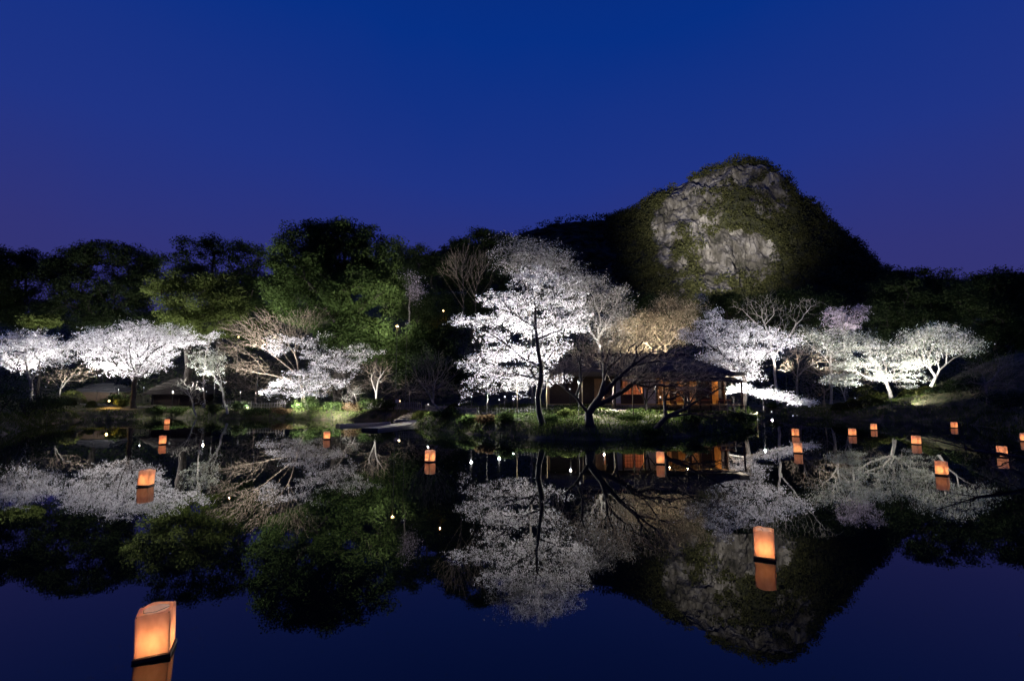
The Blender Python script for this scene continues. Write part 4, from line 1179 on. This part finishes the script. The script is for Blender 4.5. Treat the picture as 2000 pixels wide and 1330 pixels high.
def ceiling_lamp(x, y, z, power, label, col=(1.0, 0.56, 0.22)):
    w = (hb[0] + x, hb[1] + y, hb[2] + z)
    r = empty('hanging_lamp', w, label, 'lamp', 'hanging lamps inside the tea house')
    MB().lathe([(0.015, 0.10), (0.05, 0.09), (0.16, 0.03), (0.155, 0.025), (0.05, 0.08)], k=14).build('lamp_shade', M['metal_dark'], r, smooth=True)
    MB().lathe([(0.001, -0.045), (0.03, -0.03), (0.035, 0.0), (0.02, 0.05), (0.015, 0.09)], k=10).build('bulb', M['lens_warm'], r, smooth=True)
    MB().tube([(0, 0, 0.09), (0, 0, EV_Z - z + 0.1)], 0.01, 5).build('cord', M['metal_dark'], r)
    ld = bpy.data.lights.new('bulb_light', 'POINT'); ld.energy = power; ld.color = col; ld.shadow_soft_size = 0.06
    lo = bpy.data.objects.new('bulb_light', ld); COL.objects.link(lo); lo.parent = r; lo.location = (0, 0, -0.09)
    return r


ceiling_lamp(hx(1312), 1.3, EV_Z - 0.16, 75, 'hanging lamp at the plaster wall end of the open amber room')
ceiling_lamp(hx(1352), 1.3, EV_Z - 0.16, 75, 'hanging lamp in the middle of the open amber room')
ceiling_lamp(hx(1394), 1.3, EV_Z - 0.16, 75, 'hanging lamp at the bamboo rail end of the open amber room')
ceiling_lamp(hx(1234), 1.0, 1.5, 420, 'hanging lamp behind the glowing paper windows', (1.0, 0.50, 0.26))
ceiling_lamp(hx(1330), -0.9, EV_Z - 0.42, 60, 'hanging lamp under the lean-to eave of the veranda')
# benches on the deck
for k, px in enumerate((1322, 1362, 1402)):
    bx = hb[0] + hx(px); by = hb[1] - 1.1; bz = hb[2] + 0.325
    r = empty('bench', (bx, by, bz), ['red-covered bench on the veranda near the plaster wall', 'red-covered bench at the middle of the veranda', 'red-covered bench on the veranda near the bamboo rail'][k], 'bench', 'benches on the tea house veranda')
    MB().box((0, 0, 0.34), (1.2, 0.42, 0.05)).build('seat', M['wood_amber'], r)
    MB().box((0, 0, 0.37), (1.0, 0.46, 0.02)).build('cloth', M['cloth_red'], r)
    for sx in (-1, 1):
        for sy in (-1, 1):
            MB().box((sx * 0.52, sy * 0.16, 0.16), (0.06, 0.06, 0.32)).build('leg', M['wood_dark'], r)


# ------------------------------------------------------------------ garden huts on the far bank
def hut(name, label, px, D, w, d, wall, rise, mat, seed):
    b = P(px, 780, D); b[2] = gz(b[0], b[1]) + 0.02
    r = empty(name, b, label, 'hut')
    MB().box((0, d / 2, wall / 2), (w * 0.8, d * 0.8, wall)).build('wall', M['wood_dark'], r)
    rf = None
    for c in range(5):
        t0, t1 = c / 5, (c + 1) / 5
        def rr(t, dz, o):
            q = math.sin(t * math.pi / 2) ** 1.3
            sx = (w / 2 + 0.3) * (1 - 0.75 * t) + o; sy = (d / 2 + 0.3) * (1 - 0.96 * t) + o
            z = wall + rise * (t ** 0.8) + dz
            return [(-sx, d / 2 - sy, z), (sx, d / 2 - sy, z), (sx, d / 2 + sy, z), (-sx, d / 2 + sy, z)]
        v = rr(t0, -0.03, 0.05) + rr(t0, 0.10, 0.05) + rr(t1, 0.05, 0)
        f = [(k * 4 + j, k * 4 + (j + 1) % 4, (k + 1) * 4 + (j + 1) % 4, (k + 1) * 4 + j) for k in range(2) for j in range(4)]
        if c == 0: f.append((3, 2, 1, 0))
        if c == 4: f.append((8, 9, 10, 11))
        o = MB().add(v, f).build('roof' if c == 0 else 'roof_course', M[mat], r if c == 0 else rf)
        if c == 0: rf = o
    for s in (-1, 1):
        MB().box((s * w * 0.38, 0.02, wall / 2), (0.14, 0.14, wall)).build('post', M['bark_dark'], r)
    MB().box((0, d * 0.1 - 0.03, wall * 0.45), (0.9, 0.06, wall * 0.85)).build('door', M['wood_dark'], r)
    return r


hut('garden_hut', 'thatched garden hut with a broad grey roof beside the umbrella cherry', 338, 58.5, 6.4, 4.0, 1.3, 2.0, 'thatch_old', 1)
hut('garden_hut', 'low dark tiled hut behind the clipped dome shrubs', 185, 59.0, 4.6, 3.4, 1.2, 1.1, 'tile', 2)

# ------------------------------------------------------------------ stone steps to the landing
sb = P(802, 780, 47.6)
steps = empty('stone_steps', (sb[0], sb[1], 0.0), 'wide weathered stone steps leading down to the boats', 'steps', rz=math.radians(-18))
for k in range(6):
    o = MB().box((0.10 * k, k * 0.46, 0.12 + k * 0.17), (2.7 + 0.06 * random.uniform(-1, 1), 0.55, 0.20)).build('step', M['stone'], steps)
    bv = o.modifiers.new('bevel', 'BEVEL'); bv.width = 0.02; bv.segments = 2
for s in (-1, 1):
    MB().add([(s * 1.42 + 0.0, -0.4, -0.4), (s * 1.62, -0.4, -0.4), (s * 1.62 + 0.6, 2.9, 0.6), (s * 1.42 + 0.6, 2.9, 0.6),
              (s * 1.42, -0.4, 0.08), (s * 1.62, -0.4, 0.08), (s * 1.62 + 0.6, 2.9, 1.04), (s * 1.42 + 0.6, 2.9, 1.04)],
             [(3, 2, 1, 0), (4, 5, 6, 7), (0, 1, 5, 4), (1, 2, 6, 5), (2, 3, 7, 6), (3, 0, 4, 7)]).build('side_stone', M['stone'], steps)


# ------------------------------------------------------------------ boats
def boat(label, stern_px, bow_px, wid, bow_rise, seed):
    a = W(*stern_px); b = W(*bow_px)
    L = np.linalg.norm(b - a); c = (a + b) / 2
    rz = math.atan2(b[1] - a[1], b[0] - a[0])
    r = empty('flat_boat', (c[0], c[1], -0.03), label, 'boat', 'flat wooden boats moored at the steps', rz)
    st = []
    N_ = 9
    for i in range(N_):
        t = i / (N_ - 1); x = (t - 0.5) * L
        hw = wid / 2 * (0.86 + 0.14 * math.sin(math.pi * min(1, t * 1.1))) * (1 - 0.42 * max(0, (t - 0.6) / 0.4) ** 1.6)
        rise = bow_rise * max(0, (t - 0.5) / 0.5) ** 2
        st.append((x, hw, rise))
    v = []; f = []
    for x, hw, rise in st:
        v += [(x, -hw * 0.86, -0.12 + rise * 0.8), (x, -hw, 0.20 + rise), (x, -hw + 0.06, 0.20 + rise), (x, -hw * 0.86 + 0.06, -0.02 + rise * 0.8),
              (x, hw * 0.86 - 0.06, -0.02 + rise * 0.8), (x, hw - 0.06, 0.20 + rise), (x, hw, 0.20 + rise), (x, hw * 0.86, -0.12 + rise * 0.8)]
    for i in range(N_ - 1):
        for j in range(8):
            f.append((i * 8 + j, i * 8 + (j + 1) % 8, (i + 1) * 8 + (j + 1) % 8, (i + 1) * 8 + j))
    MB().add(v, f).build('hull', M['boat_wood'], r)
    x, hw, rise = st[0]
    MB().add([(x - 0.03, -hw * 0.86, -0.12), (x - 0.03, hw * 0.86, -0.12), (x - 0.03, hw, 0.21), (x - 0.03, -hw, 0.21), (x + 0.03, -hw * 0.86, -0.12), (x + 0.03, hw * 0.86, -0.12), (x + 0.03, hw, 0.21), (x + 0.03, -hw, 0.21)],
             [(0, 3, 2, 1), (4, 5, 6, 7), (0, 1, 5, 4), (1, 2, 6, 5), (2, 3, 7, 6), (3, 0, 4, 7)]).build('transom', M['wood_dark'], r)
    x, hw, rise = st[-1]
    MB().box((x, 0, 0.06 + rise * 0.95), (0.06, hw * 1.9, 0.30)).build('bow_board', M['boat_wood'], r)
    # deck planks
    np_ = 14
    for i in range(np_):
        t = (i + 0.5) / np_; xx = (t - 0.5) * L
        hw = np.interp(xx, [s[0] for s in st], [s[1] for s in st]); ri = np.interp(xx, [s[0] for s in st], [s[2] for s in st])
        slope = 2 * bow_rise * max(0, (t - 0.5) / 0.5) / (0.5 * L)
        MB().box((xx, 0, 0.15 + ri + random.uniform(-0.004, 0.004)), (L / np_ - 0.02, 2 * hw - 0.16, 0.03), tilt=(0, -math.atan(slope))).build('deck_plank', M['boat_wood'], r)
    return r


boat('flat wooden boat with an upswept bow resting against the stone steps', (722, 841), (812, 829), 1.6, 0.22, 1)
boat('low flat wooden punt lying behind the upswept boat', (660, 833), (760, 829), 1.35, 0.05, 2)


# ------------------------------------------------------------------ fences
def ground_line(line, step):
    pts = np.array([P(px, 780, D)[:2] for px, D in line])
    seg = np.linalg.norm(np.diff(pts, axis=0), axis=1); cum = np.concatenate([[0], np.cumsum(seg)])
    t = np.arange(0, cum[-1], step)
    x = np.interp(t, cum, pts[:, 0]); y = np.interp(t, cum, pts[:, 1])
    return np.stack([x, y, ground_z(x, y)], -1)


def bar_fence(name, label, line, step, h, bar_w, mat, cat, group, post_every, rails, round_=False, post_mat=None, jitter=0.0, postr=0.05):
    g_ = ground_line(line, step)
    base = g_[0].copy()
    r = empty(name, base, label, cat, group)
    me = MB().tube([(0, 0, -0.05), (0, 0, h)], bar_w / 2, 6).mesh('bar') if round_ else MB().box((0, 0, h / 2 - 0.03), (bar_w, bar_w * 0.6, h + 0.06)).mesh('bar')
    me.materials.append(M[mat])
    pm = MB().tube([(0, 0, -0.15), (0, 0, h + 0.08)], postr, 7).mesh('post'); pm.materials.append(M[post_mat or mat])
    for i, q in enumerate(g_):
        post = i % post_every == 0 or i == len(g_) - 1
        o = link('post' if post else ('picket' if not round_ else 'bar'), pm if post else me, None, r, q - base)
        if jitter: o.rotation_euler = (random.uniform(-jitter, jitter), random.uniform(-jitter, jitter), random.uniform(-0.2, 0.2)); o.scale = (1, 1, random.uniform(0.92, 1.06))
    for zf in rails:
        sm = g_.copy(); sm[:, 2] = np.convolve(np.pad(g_[:, 2], 2, mode='edge'), np.ones(5) / 5, 'valid') + h * zf
        MB().tube(sm - base, bar_w * 0.55, 6).build('rail', M[mat], r)
    return r


bar_fence('metal_fence', 'low dark metal railing curving behind the main cherry', [(935, 36.2), (975, 35.4), (1020, 35.2), (1052, 35.6)], 0.22, 0.66, 0.022, 'metal_dark', 'fence', None, 7, (0.97, 0.12), True, postr=0.03)
bar_fence('picket_fence', 'grey wooden picket fence between the stone steps and the metal railing', [(832, 46.6), (868, 42.6), (932, 36.9)], 0.19, 0.62, 0.06, 'wood_grey', 'fence', 'picket fences by the steps', 12, (0.35, 0.8), False, jitter=0.03)
bar_fence('picket_fence', 'weathered picket fence running behind the boats and steps', [(676, 53.2), (740, 51.8), (790, 50.6), (826, 49.6)], 0.24, 0.85, 0.07, 'wood_grey', 'fence', 'picket fences by the steps', 10, (0.3, 0.8), False, jitter=0.04)
bar_fence('picket_fence', 'faint thin picket fence behind the small greenish cherry', [(440, 55), (500, 54.8), (560, 54.4)], 0.3, 0.8, 0.06, 'wood_grey', 'fence', 'picket fences by the steps', 10, (0.35, 0.8), False, jitter=0.04)
# bamboo rail by the tea house
gl = [P(px, 780, D) for px, D in ((1405, 40.8), (1420, 40.6), (1434, 40.6), (1446, 40.9), (1456, 41.6), (1466, 42.4), (1477, 43.2))]
base = gl[0].copy(); base[2] = gz(base[0], base[1])
bf_ = empty('bamboo_fence', base, 'pale bamboo post-and-rail fence at the end of the tea house veranda', 'fence')
tops = []
for p_ in gl:
    z = max(gz(p_[0], p_[1]), 0.1); q = np.array([p_[0], p_[1], z]) - base
    MB().tube([q + (0, 0, -0.2), q + (0, 0, 0.95)], 0.04, 7).build('post', M['bamboo'], bf_); tops.append(q)
for zz in (0.45, 0.8):
    MB().tube([q + (0, 0, zz) for q in np.array(tops)], 0.028, 7).build('rail', M['bamboo'], bf_)
# bamboo props standing behind the trees
for i, (px, D, h, lab) in enumerate([(1010, 37.5, 2.6, 'tall bamboo pole standing behind the metal railing'), (1068, 37.5, 2.3, 'bamboo pole just behind the main cherry trunk'),
                                     (1137, 38.0, 2.6, 'bamboo pole between the plum limbs'), (1236, 34.0, 2.5, 'slim dark stake under the long plum limb')]):
    b = P(px, 780, D); b[2] = gz(b[0], b[1]) - 0.05
    r = empty('support_pole', b, lab, 'pole', 'poles standing on the peninsula')
    MB().tube([(0, 0, 0), (0.01, 0, h * 0.5), (0, 0, h)], [0.035, 0.032, 0.028], 7).build('shaft', M['bamboo' if i < 3 else 'wood_dark'], r)
    nodes = MB()
    for k in range(1, 6): nodes.tube([(0, 0, h * k / 6 - 0.012), (0, 0, h * k / 6 + 0.012)], 0.041, 7)
    nodes.build('node_rings', M['bamboo' if i < 3 else 'wood_dark'], r)
# sign beside the steps
b = P(776, 780, 49.6); b[2] = gz(b[0], b[1]) - 0.05
sg = empty('garden_sign', b, 'small pale garden sign on a short post beside the stone steps', 'sign')
MB().box((0, 0, 0.45), (0.07, 0.07, 0.9)).build('post', M['wood_grey'], sg)
MB().box((0, -0.05, 0.98), (0.34, 0.03, 0.30)).build('board', M['sign_face'], sg)
MB().box((0, -0.03, 1.15), (0.42, 0.10, 0.03)).build('cap', M['wood_dark'], sg)
b = P(769, 780, 49.9); b[2] = gz(b[0], b[1]) - 0.05
sg = empty('timber_post', b, 'thick dark timber post next to the pale garden sign', 'post')
MB().box((0, 0, 0.6), (0.16, 0.16, 1.2)).build('shaft', M['wood_dark'], sg)
MB().box((0, 0, 1.22), (0.2, 0.2, 0.05), taper=0.6).build('cap', M['wood_dark'], sg)


# ------------------------------------------------------------------ floodlights
WHITE = (1.0, 0.985, 0.975)
WARM = (1.0, 0.90, 0.74)
KW = 2.85


def flood(label, pos, target, power, angle=95, col=WHITE, warm=False, blend=1.0, spill=35, kind='lamp', lens=0.055, group='garden floodlights', hood=False):
    p = P(*pos); t = P(*target)
    gzv = gz(p[0], p[1])
    foot = max(gzv, -0.9)
    if p[2] < foot + 0.18: p[2] = foot + 0.18
    h = p[2] - foot
    r = empty('floodlight', (p[0], p[1], foot), label, kind, group)
    d = Vector(t - p).normalized()
    rot = d.to_track_quat('-Z', 'Y')
    m3 = rot.to_matrix()
    MB().tube([(0, 0, -0.1), (0, 0, max(h - 0.12, 0.02))], 0.022, 7).build('stake', M['metal_dark'], r)
    head = MB()
    prof = [(0.03, 0.14), (lens * 0.9, 0.10), (lens * 1.05, 0.0), (lens * 1.12, -0.03), (lens * 0.95, -0.03), (lens * 0.95, -0.005)]
    head.lathe(prof, k=14)
    head.v = [tuple(m3 @ Vector(v) + Vector((0, 0, h))) for v in head.v]
    head.build('housing', M['metal_dark'], r, smooth=True)
    ln = MB()
    ln.lathe([(0.001, -0.045), (lens * 0.5, -0.038), (lens * 0.94, -0.012)], k=14)
    ln.v = [tuple(m3 @ Vector(v) + Vector((0, 0, h))) for v in ln.v]
    ln.build('lens', M['lens_warm' if warm else 'lens_white'], r)
    if hood:
        hd = MB()
        hd.lathe([(lens * 1.12, -0.02), (lens * 1.34, -0.125), (lens * 1.30, -0.125), (lens * 1.06, -0.02)], k=14)
        hd.v = [tuple(m3 @ Vector(v) + Vector((0, 0, h))) for v in hd.v]
        hd.build('hood', M['metal_dark'], r, smooth=True)
    br = MB()
    for s in (-1, 1): br.tube([tuple(m3 @ Vector((s * lens * 1.15, 0, 0.03)) + Vector((0, 0, h))), (0, 0, max(h - 0.16, 0.0))], 0.012, 5)
    br.build('bracket', M['metal_dark'], r)
    ld = bpy.data.lights.new('flood_beam', 'SPOT'); ld.energy = power * KW; ld.color = col
    ld.spot_size = math.radians(min(angle + spill, 170)); ld.spot_blend = blend; ld.shadow_soft_size = 0.015 if hood else 0.03
    lo = bpy.data.objects.new('flood_beam', ld); COL.objects.link(lo); lo.parent = r
    lo.rotation_euler = rot.to_euler(); lo.location = Vector((0, 0, h)) + d * (0.065 if hood else 0.12)
    return r


FLOODS = [
    ('floodlight between the stems of the first umbrella cherry', (90, 756, 57.5), (40, 640, 55), 4000, 85),
    ('floodlight on a thin post in front of the clipped dome shrubs', (190, 765, 53.0), (200, 640, 55), 1700, 130, 0.2),
    ('floodlight beside the trunk of the widest cherry', (281, 757, 58.5), (310, 625, 54.5), 4400, 85),
    ('floodlight behind the trunk of the widest cherry', (232, 762, 59.0), (220, 625, 54.5), 3600, 85),
    ('floodlight beside the small greenish cherry', (403, 765, 54.5), (408, 690, 53), 1300, 135, 0.3),
    ('floodlight at the waterline below the drooping cherry spray', (574, 808, 51.2), (590, 715, 54), 1500, 110),
    ('floodlight on a post in the water before the green shrub', (650, 814, 48.0), (675, 670, 54), 2900, 110, 0.7),
    ('floodlight behind the picket fence under the lowest main cherry spray', (921, 775, 38.0), (935, 640, 32.3), 1200, 130, 0.25),
    ('left one of the paired floodlights behind the metal railing', (975, 781, 38.4), (1000, 600, 32.3), 1900, 130, 0.25),
    ('right one of the paired floodlights behind the metal railing', (986, 775, 38.4), (1045, 515, 31.8), 8200, 75, 1.0),
    ('floodlight between the main cherry and the plum tree', (1113, 760, 38.0), (1090, 560, 31.8), 5200, 85, 1.0),
    ('floodlight in the dark behind the full white cherry', (1488, 745, 59.0), (1450, 640, 47), 3800, 80),
    ('floodlight at the corner of the tea house veranda', (1432, 778, 43.4), (1405, 640, 47), 2600, 110),
    ('tall-post floodlight standing in the inlet mouth', (1486, 812, 42.0), (1440, 640, 47), 2900, 90),
    ('floodlight at the back edge of the inlet', (1507, 804, 59.5), (1510, 650, 48), 2600, 80),
    ('tall-post floodlight in open inlet water', (1549, 812, 45.0), (1515, 770, 44.3), 420, 90),
    ('short floodlight next to the one in open inlet water', (1557, 812, 45.4), (1480, 620, 47), 2700, 85),
    ('floodlight among the azaleas behind the sapling', (1670, 778, 55.0), (1680, 680, 53), 2000, 110, 1.0),
    ('bright floodlight at the greenish white cherry trunk', (1741, 784, 49.4), (1735, 665, 53), 2300, 85, 1.0),
    ('floodlight on the earth mound below the leaning cherry', (1790, 765, 50.5), (1850, 655, 52), 1700, 110, 0.9),
    ('floodlight hidden on the bank behind the main cherry', (1030, 690, 46.5), (1050, 490, 50), 1900, 80),
    ('floodlight hidden behind the tea house ridge', (1185, 700, 51.0), (1170, 570, 54), 1100, 110),
    ('floodlight behind the roof lighting the tan budding tree', (1280, 705, 51.0), (1290, 620, 54), 1500, 125),
    ('second warm floodlight behind the roof under the tan budding tree', (1240, 705, 51.0), (1240, 640, 54), 1100, 125),
    ('floodlight at the foot of the tall forked bare tree', (1535, 735, 58.5), (1500, 600, 61), 1300, 90),
    ('floodlight below the pink-tinged distant cherry', (1645, 690, 62.0), (1650, 610, 66), 1500, 100),
    ('floodlight below the hazy grey-green cherry', (1600, 720, 57.0), (1625, 650, 60), 700, 100),
    ('floodlight under the broad camphor-like evergreen', (505, 712, 56.5), (575, 540, 57), 3600, 100),
    ('floodlight at the hill foot facing the yellow-green tree', (420, 745, 55.0), (385, 580, 60), 900, 85),
    ('floodlight at the foot of the brown fan-shaped bare tree', (545, 765, 53.5), (520, 640, 55), 650, 105),
    ('added hooded turf floodlight on a post before the open amber room', (1280, 750, 37.2), (1278, 812, 36.0), 420, 130, 0.3),  # added fill lamp, brightens the turf by the room
    ('added floodlight behind the dark tiled hut facing the dark domed evergreen', (200, 738, 62.0), (190, 560, 70), 1300, 90),  # extra lamp put in to lift the black woodland
    ('small added path light behind the metal railing', (1003, 778, 41.0), (1000, 803, 38.8), 170, 140),  # added so the path reads light behind the railing
    ('warm added floodlight before the tea house wall lighting the plum twigs', (1178, 776, 41.4), (1215, 690, 31), 1700, 110, 0.7),  # added backlight that browns the plum twigs
    ('warm added floodlight by the veranda post lighting the long plum limb twigs', (1290, 776, 41.2), (1300, 690, 31), 1200, 110, 0.7),  # second added backlight, for the long limb's twigs
    ('low added floodlight grazing the bare face of the earth mound', (1768, 786, 49.2), (1840, 745, 49), 330, 110, 0.6),  # added to brighten the mound slope
    ('added hooded post light washing the turf before the metal railing', (952, 748, 35.2), (954, 822, 34.2), 330, 130, 0.3),  # added turf fill, no lamp known at this spot
    ('added hooded post light washing the turf behind the plum trunk', (1130, 745, 34.4), (1136, 822, 33.4), 380, 130, 0.3),  # added turf fill around the plum
    ('low added floodlight on the bank behind the wiry bare shrub', (338, 764, 54.6), (337, 800, 53.8), 240, 140, 0.3),  # added fill for the dim bank
    ('low added floodlight on the bank beside the faint picket fence', (470, 764, 54.8), (471, 800, 54.0), 240, 140, 0.3),  # another added bank fill, by the pickets
    ('added floodlight at the pond edge throwing light up the camphor-like evergreen', (478, 803, 53.0), (585, 535, 57), 3600, 45),  # added third lamp to brighten the camphor crown
    ('low added floodlight at the picket fence end shining on the moored boats', (838, 788, 42.0), (775, 838, 38.6), 150, 120),  # added to light the boats and landing
    ('added floodlight on the hill below the ghostly bare trees', (905, 640, 57.0), (910, 510, 64), 500, 90),  # added lamp, stands in for dim spill on the bare trees
]
SEEN = (90, 190, 281, 403, 574, 650, 921, 975, 986, 1113, 1488, 1486, 1507, 1549, 1557, 1670, 1741)     # lamps whose lens the photograph shows
for lab, pos, tgt, pw, ang, *bl in FLOODS:
    wm = 'tan budding' in lab or lab.startswith('warm')
    flood(lab, pos, tgt, pw, ang, WARM if wm else WHITE, blend=bl[0] if bl else 1.0, hood=(pos[0] not in SEEN))  # unseen and added lamps get a hood that hides the lens
flood('warm amber lamp on the wooded hillside', (776, 637, 50.5), (770, 660, 50), 160, 150, (1.0, 0.6, 0.2), True, lens=0.18, group='hillside lamps')
flood('white lamp beside the amber one on the wooded hillside', (795, 630, 50.5), (640, 545, 57), 2300, 120, (1.0, 0.95, 0.85), False, lens=0.2, group='hillside lamps')
flood('faint warm lamp behind the fanned brown twigs', (466, 658, 58.0), (460, 680, 55), 40, 150, (1.0, 0.6, 0.3), True, lens=0.08, group='hillside lamps')
flood('small amber ground lamp on the path between clipped shrubs', (213, 783, 54.5), (225, 792, 52.5), 150, 165, (1.0, 0.55, 0.15), True, lens=0.10, group='hillside lamps')
flood('small warm lamp beside the garden sign shining on the steps', (781, 783, 48.6), (795, 815, 45.5), 160, 130, (1.0, 0.86, 0.66), True, lens=0.06, group='hillside lamps')
flood('amber lamp glinting beside the main cherry spray on the hill', (866, 607, 56.0), (850, 625, 54), 60, 150, (1.0, 0.5, 0.15), True, lens=0.10, group='hillside lamps')
flood('big projector floodlight below the mountain aimed at the upper cliff', (1330, 640, 150.0), (1345, 405, 345), 860000, 21, (1.0, 0.95, 0.86), False, blend=1.0, spill=0, lens=0.3)
flood('big projector floodlight below the mountain aimed at the lower cliff', (1362, 640, 150.0), (1425, 505, 335), 980000, 22, (1.0, 0.95, 0.86), False, blend=1.0, spill=0, lens=0.3)
flood('weaker projector floodlight washing the whole mountain face', (1346, 640, 152.0), (1400, 440, 345), 430000, 38, (1.0, 0.95, 0.86), False, blend=1.0, spill=0, lens=0.3)

# ------------------------------------------------------------------ floating lanterns
LW, LH = 0.30, 0.41


def lantern_parts(parent):
    m = MB().box((0, 0, 0.022), (LW + 0.03, LW + 0.03, 0.036)); m.build('float_board', M['float'], parent)
    h = LW / 2
    # paper shade: four slightly bulged walls folded in at the top round an oval opening
    v = []; f = []
    rows = 7; segs = 6
    per = []
    for s in range(4):
        for j in range(segs):
            t = j / segs
            a = [(-h, -h), (h, -h), (h, h), (-h, h)]; p0 = a[s]; p1 = a[(s + 1) % 4]
            per.append((p0[0] + (p1[0] - p0[0]) * t, p0[1] + (p1[1] - p0[1]) * t, t))
    n = len(per)
    for i in range(rows + 1):
        z = 0.05 + LH * i / rows
        for k, (x, y, t) in enumerate(per):
            bul = 1 + 0.025 * math.sin(math.pi * t) * math.sin(math.pi * i / rows)
            v.append((x * bul, y * bul, z + (0.008 * math.sin(k * 1.3) - 0.03 * (2 * t - 1) ** 4 if i == rows else 0)))
    for k, (x, y, t) in enumerate(per):
        a = math.atan2(y, x); v.append((math.cos(a) * h * 0.78, math.sin(a) * h * 0.78, 0.05 + LH - 0.012))
    for i in range(rows + 1):
        for k in range(n):
            f.append((i * n + k, i * n + (k + 1) % n, (i + 1) * n + (k + 1) % n, (i + 1) * n + k))
    MB().add(v, f).build('paper_shade', M['paper'], parent)
    for sx in (-1, 1):
        for sy in (-1, 1):
            MB().box((sx * (h - 0.012), sy * (h - 0.012), 0.04 + LH / 2), (0.008, 0.008, LH)).build('corner_stick', M['wood_amber'], parent)
    MB().tube([(-h + 0.01, -h * 0.3, 0.05 + LH - 0.015), (0, 0.0, 0.05 + LH - 0.04), (h - 0.01, h * 0.3, 0.05 + LH - 0.015)], 0.003, 4).build('wire', M['metal_dark'], parent)
    c = MB().lathe([(0.001, 0.05), (0.035, 0.05), (0.035, 0.11), (0.001, 0.112)], k=10).build('candle', M['wax'], parent)
    MB().lathe([(0.001, 0.112), (0.010, 0.125), (0.006, 0.145), (0.001, 0.165)], k=8).build('flame', M['flame'], c)
    ld = bpy.data.lights.new('candle_light', 'POINT'); ld.energy = 2.8; ld.color = (1.0, 0.41, 0.155); ld.shadow_soft_size = 0.02
    lo = bpy.data.objects.new('candle_light', ld); COL.objects.link(lo); lo.parent = parent; lo.location = (0, 0, 0.18)


LAN = [((303, 1275), 24, 1.0, 'tilted paper lantern with its open top showing, alone on open water', (0.03, -0.035)),
       ((1494, 1089), 62, 1.0, 'upright paper lantern with a dark corner seam, alone on open water beyond the tilted one', None),
       ((284, 949), 8, 1.0, 'slightly leaning paper lantern alone between the tilted one and the far bank pair', (0, 0.05)),
       ((317, 868), 40, 1.0, 'paper lantern of the far bank pair standing further off the bank', None),
       ((326, 829), 12, 1.0, 'paper lantern of the far bank pair close under the bank', None),
       ((638, 858), 34, 1.0, 'paper lantern floating off the posted floodlight and green shrub', None),
       ((840, 902), 45, 1.0, 'broad paper lantern floating off the moored boats', None),
       ((1290, 906), 75, 1.0, 'narrow paper lantern floating off the peninsula in front of the plum', None),
       ((1554, 852), 5, 1.0, 'paper lantern of the inlet pair closer to the inlet floodlights', None),
       ((1559, 885), 50, 1.0, 'paper lantern of the inlet pair further from the inlet floodlights', None),
       ((1665, 851), 15, 1.0, 'paper lantern floating off the azalea mounds beside the sapling', None),
       ((1707, 840), 30, 1.0, 'paper lantern floating closest to the azalea mounds', None),
       ((1790, 868), 20, 1.0, 'paper lantern floating off the foot of the earth mound', None),
       ((1840, 928), 40, 1.0, 'paper lantern just clear of the trailing bare branches', None),
       ((1864, 836), 10, 1.0, 'paper lantern close under the dark mound bank', None),
       ((1958, 893), 35, 1.0, 'paper lantern behind the trailing bare branches, crossed by twigs', None),
       ((2002, 862), 25, 1.0, 'paper lantern between the trailing branches and the broad dark shrub', None)]
proto = None
for (px, rot, sc, lab, tilt) in LAN:
    w_ = W(*px)
    r = empty('floating_lantern', (w_[0], w_[1], 0.0), lab, 'lantern', 'paper lanterns floating on the pond', math.radians(rot))
    if tilt: r.rotation_euler = (tilt[0], tilt[1], math.radians(rot))
    if proto is None:
        proto = r; lantern_parts(r)
    else:
        for ch in list(proto.children):
            c = ch.copy(); COL.objects.link(c); c.parent = r
            for g2 in ch.children:
                d = g2.copy(); COL.objects.link(d); d.parent = c
print('tris', sum(len(o.data.polygons) * 2 for o in SC.objects if o.type == 'MESH'), 'objects', len(SC.objects))
